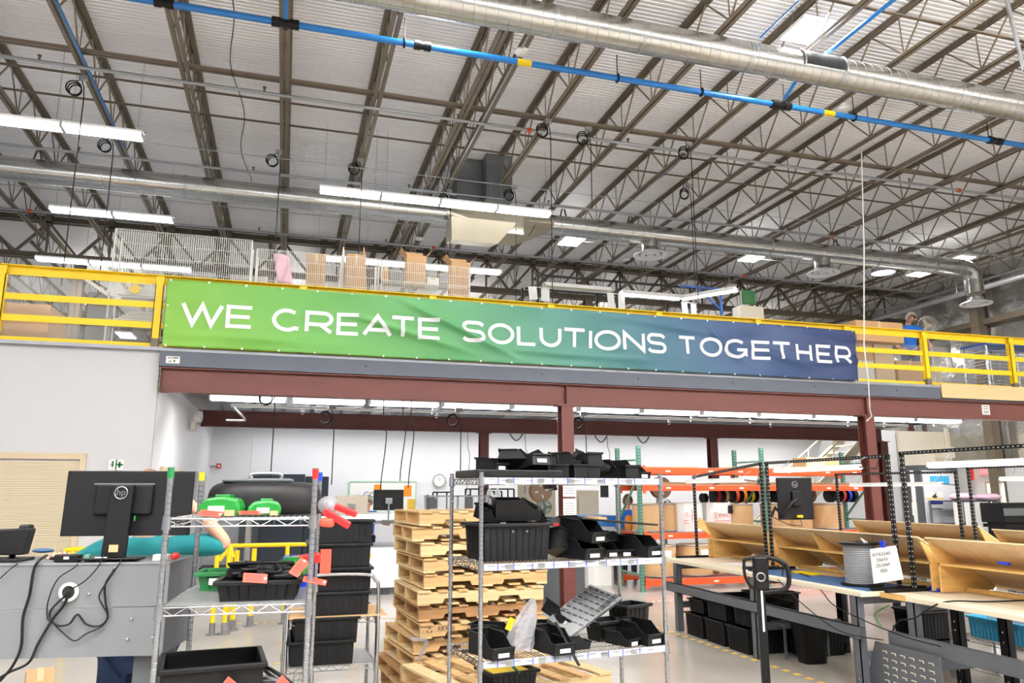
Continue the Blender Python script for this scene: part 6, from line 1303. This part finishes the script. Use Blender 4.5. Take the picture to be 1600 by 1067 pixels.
# =================== BLACK TOTE CART ===================
cx=P(541,967,Z=.97); CX,CY=cx.x,cx.y
p0=P(503,967,Z=.97);p1=P(590,964,Z=.97)
t=wire_shelf(.62,.5,[.30,.66,.97],1.0,.12,'chrome wire cart carrying the tall stack of black totes','chrome',name='wire_cart',solid=(.66,)); t.location=(p1.x-.62,p1.y,0); t.rotation_euler.z=.02; 
for x,y in ((0,0),(.62,0),(0,.5),(.62,.5)): MB().cyl((x-.012,y,.06),(x+.012,y,.06),.06,n=16).build('caster_wheel','rubber',t)
for y in (0,): MB().tube(smooth([(.0,y-.03,.3),(.0,y-.03,1.1),(.03,y-.04,1.23),(.10,y-.04,1.27),(.5,y-.04,1.27),(.59,y-.04,1.23),(.62,y-.03,1.1),(.62,y-.03,.3)]),.013,10).build('push_handle','chrome',t)
BX=t.location.x+.34; BYc=t.location.y+.26
MB_=MB(); MB_.b2((BX-.33,BYc-.3,.985),(BX+.34,BYc+.24,.992)); tag(MB_.build('cardboard_pad','cardboard'),'cardboard pad between cart shelf and the black tote stack','cardboard sheet')
ct_=tote(.46,.56,.158,label='x',taper=.022); 
for k in range(4):
    l='black ribbed tote in the tall cart stack, %s from the bottom'%ORD[k]
    o=ct_ if k==0 else copy_tree(ct_); o.location=(BX+.01*(k%2),BYc,.994+.165*k); tag(o,l,'tote','black totes stacked on the cart')
MB_=MB(); MB_.b2((BX-.23,BYc-.28,.994+.66),(BX+.23,BYc+.28,.994+.665)); tag(MB_.build('paper_liner','paper'),'white paper liner on the topmost black tote','paper')
ct2=dup(ct_,(BX-.10,BYc-.06,.68),.0,'black ribbed tote on the lower cart shelf, bottom one'); ct3=dup(ct_,(BX-.08,BYc-.03,.68+.15),.03,'black ribbed tote on the lower cart shelf, nested upper one')
for q_,Y_,l,rz_ in (((609,508),None,'x',0),): pass
p=P(509,878,Y=BYc-.33); b=MB(); b.box((p.x+.0,BYc-.305,p.z),(.075,.004,.17)); tag(b.build('red_tag','tag_red',bevel=.01),'large red tag hanging in front of the black tote stack','tag')
# =================== LEFT WIRE SHELF ===================
LO=Vector((-.463,3.57,0)); LR=-.07; L1,L2=1.735,1.375
t=wire_shelf(.60,.76,[.50,.93,L2,L1],1.945,0,'chrome wire shelf at left with colour-taped posts','chrome',solid=(L2,)); put(t,LO,LR)
for (x,y,mt) in ((0,0,'green_tote'),(.6,0,'red_plastic'),(0,.76,'yellow'),(.6,.76,'blue_plastic')): MB().cyl((x,y,1.905),(x,y,1.947),.0142,n=14).build('colour_tape',mt,t)
def onl(u,v,z): c,s_=math.cos(LR),math.sin(LR); return LO+Vector((u*c-v*s_,u*s_+v*c,z+.009))
def paint(b,k,amp,seed=0):
    for i,v in enumerate(b.v): v=Vector(v); b.v[i]=tuple(v+v.normalized()*amp*noise.noise(v*k+Vector((seed,0,0))) if v.length>0 else v)
    return b
# black dome case with green parts
t=thing('black_case','rounded black case with grey handle strip on the top left shelf','case',onl(.36,.40,L1),LR)
b=MB(); b.sm=True; n,m=24,8; vs=[]
for j in range(m+1):
    f=j/m; 
    for i in range(n): a=2*PI*i/n; c,s_=math.cos(a),math.sin(a); q_=(abs(c)**2.6+abs(s_)**2.6)**(-1/2.6); vs.append((.265*q_*c*(1-.35*f**3),.2*q_*s_*(1-.4*f**3),.15*math.sin(PI/2*f)**.8))
b.add(vs,[(j*n+i,j*n+(i+1)%n,(j+1)*n+(i+1)%n,(j+1)*n+i) for j in range(m) for i in range(n)]+[tuple(range(n-1,-1,-1)),tuple(range(m*n,(m+1)*n))]); b.build('shell','black',t)
MB().b2((-.19,-.13,.148),(.12,.10,.166)).build('lid_strip','cabinet_mid',t,bevel=.006); MB().tube(smooth([(-.07,-.06,.165),(-.06,-.06,.188),(.06,-.06,.188),(.07,-.06,.165)]),.008,8).build('handle','galv',t)
def charger(loc,rz,label,sc=1,mt='green_plastic',tl=0):
    t=thing('battery_charger',label,'charger',loc,rz); t.rotation_euler=(0,tl,rz)
    MB().prism([(-.10,0),(.10,0),(.11,.04),(.09,.085),(.02,.10),(-.07,.09),(-.11,.05)],lambda x,z:(x*sc,-.05*sc,z*sc),lambda x,z:(x*sc,.06*sc,z*sc)).build('body',mt,t,bevel=.012)
    MB().b2((-.05*sc,-.062*sc,.015*sc),(.03*sc,-.05*sc,.05*sc)).build('label_plate','paper',t); MB().b2((.035*sc,-.058*sc,.0),(.085*sc,-.05*sc,.03*sc)).build('vent','cardboard',t); MB().b2((-.03*sc,-.03*sc,.09*sc),(.05*sc,.04*sc,.108*sc)).build('top_rib',mt,t,bevel=.004)
    return t
charger(onl(.20,.12,L1),LR-.2,'glossy green charger at front of the black case, left one',.85); charger(onl(.38,.14,L1),LR+.1,'glossy green charger at front of the black case, right one',.68)
def redtag(loc,rot,l): b=MB().m('tag_red'); b.box((0,0,0),(.10,.045,.002)); b.m('ink_red'); [b.box((-.005,.012-.008*i,.0015),(.07,.002,.001)) for i in range(4)]; b.m('paper'); b.cyl((.042,0,-.002),(.042,0,.002),.006,n=10); o=b.build('red_tag'); o.location=loc; o.rotation_euler=rot; return tag(o,l,'tag')
redtag(onl(.17,.02,L1+.012),(.5,.1,-.3),'red tag under the green chargers on the top left shelf'); redtag(onl(.33,.05,L1+.014),(.3,0,.2),'red tag behind the right green charger')
t=thing('red_plug_bundle','red and white plastic connectors hanging off the top left shelf','connector',onl(.66,.10,L1),LR)
MB().sphere((0,.05,.045),(.05,.05,.04),14,9).build('white_bag','silver_bag',t); MB().bar((-.02,0,.02),(.10,-.0,-.05),.045,.035).build('red_connector','red_plastic',t,bevel=.008); MB().bar((.03,.02,.04),(.13,.02,.0),.04,.03).build('red_connector','red_plastic',t,bevel=.008); MB().bar((-.03,.0,-.03),(.03,-.01,-.035),.06,.04).build('red_cap','tag_red',t,bevel=.012)
# second shelf
t=tote(.34,.24,.085,'green_tote',label='green crate at the left of the second left shelf'); put_tote(t,*onl(.22,.56,L2),LR); MB().b2((-.10,-.122,.03),(-.02,-.119,.06)).build('barcode_label','paper',t)
t=tote(.37,.26,.085,'bin_black',label='black tray heaped with black cables on the second left shelf'); put_tote(t,*onl(.38,.17,L2),LR)
t=thing('cable_heap','tangled black cables and plastic parts heaped in the black tray','cable heap',onl(.38,.17,L2+.07),LR)
for s_ in range(9):
    r_=random.Random(s_); pts=[(r_.uniform(-.15,.15),r_.uniform(-.09,.09),.02+r_.uniform(0,.06)) for _ in range(6)]; MB().tube(smooth(pts,5),.009,6).build('cable','black',t)
for s_,mt in ((1,'black'),(2,'black_plastic'),(3,'paper')): r_=random.Random(s_+50); paint(MB().sphere((0,0,0),(.07,.05,.03),10,7),30,.02,s_).build('lump',mt,t,loc=(r_.uniform(-.12,.1),r_.uniform(-.05,.06),.03))
b=MB(); b.box((0,0,0),(.17,.13,.014)); o=b.build('white_booklet','paper'); o.location=onl(.34,.36,L2+.12); o.rotation_euler=(.1,.08,.1); tag(o,'white booklet lying on the cable heap','booklet')
charger(onl(.50,.27,L2+.085),LR-.3,'green and white charger on the cable heap',.75)
b=MB(); b.bar((-.07,0,0),(.07,0,.02),.06,.05); o=b.build('red_plastic_part','red_plastic',bevel=.01); o.location=onl(.56,.42,L2+.13); tag(o,'red plastic part behind the heap near the red post','plastic part')
redtag(onl(.37,.02,L2+.10),(.9,.1,.1),'red tag on front of the black cable tray'); redtag(onl(.55,.03,L2+.14),(.6,-.6,.9),'red tag near the red-taped post'); redtag(onl(.62,.0,L2+.085),(.4,.2,-.1),'red tag lying across the red-taped post')
t=tote(.15,.2,.14,'blue_plastic',label='blue plastic bin at the right end of the second left shelf',ribs=False); put_tote(t,*onl(.52,.60,L2),LR); MB().box((0,0,.12),(.12,.16,.03)).build('clear_contents','silver_bag',t)
# lower shelf: black box with red tag, cables
t=tote(.44,.40,.17,'black',label='large black open box on the lower left shelf',ribs=False,taper=.015); put_tote(t,*onl(.19,.25,.945),LR+.16); MB().bar((-.19,-.16,.06),(-.13,-.2,.06),.03,.03).build('handle_stub','black',t)
q_=P(340,1050,Y=3.62); redtag(onl(.31,.04,1.03),(1.35,.7,.1),'red tag tilted on the large black open box'); redtag(onl(.52,.10,1.01),(1.1,.8,.1),'red tag standing near the red-taped post, lowest shelf')
t=thing('cable_loops','grey and white cable loops beside the large black box','cable loops',onl(.47,.22,.94),LR)
for i,(r_,mt) in enumerate(((.10,'black'),(.09,'paper'),(.12,'black'),(.07,'wire_grey'),(.11,'black'))): MB().torus((.01*i-.02,.02*i-.05,.02+.012*i),r_,.008,24,6,(.3*i-.5,.4,1)).build('loop',mt,t)
for x in (-.08,-.06): MB().tube(smooth([(x,-.05,.0),(x-.01,-.05,.05),(x,-.05,.09)]),.005,6).build('cable_end','paper',t)
# =================== LEFT BENCH ===================
BZ=1.51; bo=P(266,878,Z=BZ); BR=R(-9.5)
t=thing('steel_bench','grey steel bench with riveted back panel at the left','workbench',bo,BR); bench_l=t
LB=2.2; 
MB().b2((-LB,0,-.205),(0,.014,-.012)).b2((-LB,0,-.43),(0,.014,-.208)).build('back_panel','bench_panel',t); MB().b2((-LB,-.004,-.012),(.0,.46,0)).build('top','bench_panel',t,bevel=.003)
MB().b2((-.012,.014,-.43),(0,.44,-.012)).build('end_panel','bench_grey',t); MB().b2((-.08,-.006,-.43),(0,.0,-.208)).build('end_strap','bench_panel',t)
for x,z in ((-.155,-.26),(-.165,-.355),(-.045,-.26),(-.05,-.35),(-.36,-.145),(-1.02,-.15),(-1.6,-.2)): MB().sphere((x,-.006,z),(.008,.006,.008),10,6).build('rivet','chrome_dull',t)
for x in (-.10,-1.02,-2.0):
    for y in (.08,.38): MB().b2((x-.045,y-.03,-BZ),(x+.045,y+.03,-.43)).build('leg','cabinet_mid',t)
Mi=(Matrix.Translation(bo)@Matrix.Rotation(BR,4,'Z')).inverted()
def bl_(px,py,y=-.02):
    # point on the plane y=const of the bench frame
    o_=Mi@Vector((0,0,HC)); d=(Mi.to_3x3()@(CR*((px-800)/F)+CU*((533.5-py)/F)+CW)); s_=(y-o_.y)/d.y; return o_+d*s_
g0=bl_(108,925,-.004); MB().lathe(g0,[(.045,.0),(.045,.008),(.030,.012),(.030,0)],26,(0,-1,0)).build('grommet_ring','white_paint',bench_l); MB().cyl(g0+Vector((0,-.002,0)),g0+Vector((0,-.005,0)),.031,n=24).build('grommet_hole','black_hole',bench_l)
def lcord(pix,r,label,y=-.02,mt='black'):
    b=MB(); b.tube(smooth([bl_(*q) if len(q)<3 else bl_(q[0],q[1],q[2]) for q in pix]),r,6); o=b.build('cord',mt); o.matrix_world=Mi.inverted(); return tag(o,label,'cord')
lcord([(73,868,.1),(62,875,-.01),(53,890),(46,930),(36,965),(33,1010),(20,1040),(0,1064)],.0065,'thick black cord from the adapter down the left bench panel')
lcord([(108,925),(100,945),(82,968),(60,1005),(45,1035),(15,1050),(-5,1062)],.0065,'thick black cord from the grommet down to the left edge')
lcord([(108,925),(82,950),(78,965),(90,977),(108,975),(121,960),(135,975),(155,978),(168,965),(165,940),(164,915),(175,895),(188,875,.08),(192,858,.14)],.005,'black cord looping in a heart shape on the left bench panel')
lcord([(127,868,.1),(118,885),(90,905),(75,940),(74,965),(80,972)],.003,'thin black cord from the power adapter to the grommet loop')
lcord([(112,920),(132,908),(150,890),(158,876),(163,862,.12)],.003,'thin black cord from grommet up to the monitor base')
lcord([(82,972),(100,990),(117,1001),(135,990),(160,978),(168,962),(160,945),(155,930),(170,905),(188,878),(192,862,.14)],.0035,'thin black cord in a wide loop below the heart-shaped one')
lcord([(28,880,-.01),(15,890),(0,904)],.003,'thin cord from the phone at far left')
# monitor on bench
M2=Mi.inverted(); mm=bl_(202,786,.16)
t=thing('monitor','large black monitor seen from behind on the left bench','monitor',M2@Vector((mm.x,.16,mm.z)),BR+R(2)); t.rotation_euler.x=R(-3)
MB().box((0,.0,0),(.615,.022,.325)).build('shell','monitor_black',t,bevel=.005); MB().box((0,.0115,0),(.60,.002,.31)).build('screen','black',t); MB().box((-.02,-.022,.02),(.28,.03,.155)).build('rear_cover','black_plastic',t,bevel=.012); MB().box((-.02,-.036,.095),(.29,.004,.006)).build('rear_trim','chrome_dull',t)
b=MB(); zb=BZ-(M2@Vector((mm.x,.16,mm.z))).z; b.prism([(-.07,.09),(.035,.09),(.03,zb+.012),(-.085,zb+.012)],lambda x,z:(x,-.075,z),lambda x,z:(x,-.045,z)); b.build('stand_neck','black_plastic',t,bevel=.006)
MB().prism([(-.17,-.12),(.10,-.12),(.08,.10),(-.14,.10)],lambda x,y:(x,y,zb+.003),lambda x,y:(x,y,zb+.013)).build('stand_base','black_plastic',t,bevel=.004)
MB().torus((-.02,-.078,.048),.030,.0035,28,5,(0,1,0)).build('logo_ring','chrome_dull',t); text(t,'hp',(-.02,-.0765,.05),.045,(1,0,0),(0,0,1),'chrome_dull'); MB().b2((.045,-.05,-.09),(.052,-.04,-.065)).build('green_plug','green_plastic',t); MB().b2((-.048,-.077,zb+.04),(-.005,-.074,zb+.075)).build('cable_slot','cardboard',t)
# phone
ph=bl_(22,870,.15); t=thing('desk_phone','black desk phone display on a stand at the left edge','phone',M2@Vector((ph.x,.15,0)),BR)
MB().box((-.04,.0,.008),(.2,.17,.014)).build('base','black_plastic',t,bevel=.004); b=MB(); b.prism([(-.09,.03),(.04,.03),(.055,.15),(.05,.16),(-.1,.15)],lambda x,z:(x*1.4-.01,-.02,z),lambda x,z:(x*1.4-.01,.05,z)); b.build('body','black',t,bevel=.01); MB().bar((-.03,.04,.012),(-.0,.0,.08),.025,.02).build('support','black_plastic',t); MB().b2((.0,.0,.15),(.055,.06,.175)).build('handset','black',t,bevel=.012)
# adapter and small things
def on_bench(px,y,z=.0): q_=bl_(px,872,y); return M2@Vector((q_.x,y,z))
t=thing('power_adapter','black power adapter brick on the left bench edge','power adapter',on_bench(107,.05),BR); MB().box((0,0,.02),(.115,.05,.036)).build('brick','black_plastic',t,bevel=.005); MB().box((0,-.0255,.022),(.024,.001,.012)).build('label','paper',t); MB().cyl((-.058,0,.02),(-.085,0,.018),.01,.006).build('plug','black',t)
put(tag(MB().box((0,0,.018),(.022,.03,.034)).build('small_connector','green_post',bevel=.003),'small grey-green connector beside the power adapter','connector'),on_bench(137,.06),BR)
t=thing('badge_reader','white and black card reader left of the monitor stand','card reader',on_bench(160,.06),BR); MB().box((0,0,.012),(.06,.04,.022)).build('body','black',t,bevel=.003); MB().box((0,-.021,.02),(.056,.002,.008)).build('white_edge','paper',t)
put(tag(MB().sphere((0,0,.035),(.055,.03,.012),14,8).build('blue_tape_roll','mat_blue'),'blue oval dish behind the bench edge near the phone','dish'),on_bench(66,.35),BR)
t=thing('small_box','small white box with red ball right of the monitor stand','box',on_bench(262,.08),BR); MB().box((-.03,0,.016),(.07,.05,.03)).build('box','paper',t,bevel=.003); MB().sphere((.035,0,.022),(.022,.02,.018),12,8).build('red_ball','red_plastic',t)
# seated / standing worker behind left bench
q_=P(226,900,Y=4.78); 
person('person in a teal shirt and jeans behind the large monitor at left',(q_.x,4.78,0),R(172),'teal_cloth','denim','hair_brown',lean=.05,k=1.11,sleeve=.6,L=((-.40,.02,1.40),(-.16,.12,1.66)),Rr=((.36,.12,1.26),(.30,.26,1.34)))
put(carton(.22,.2,.25,'small taped carton on the floor beneath the left bench','cardboard_box','cardboard'),P(45,1120,Z=0)+Vector((-.1,.6,0)),.3)
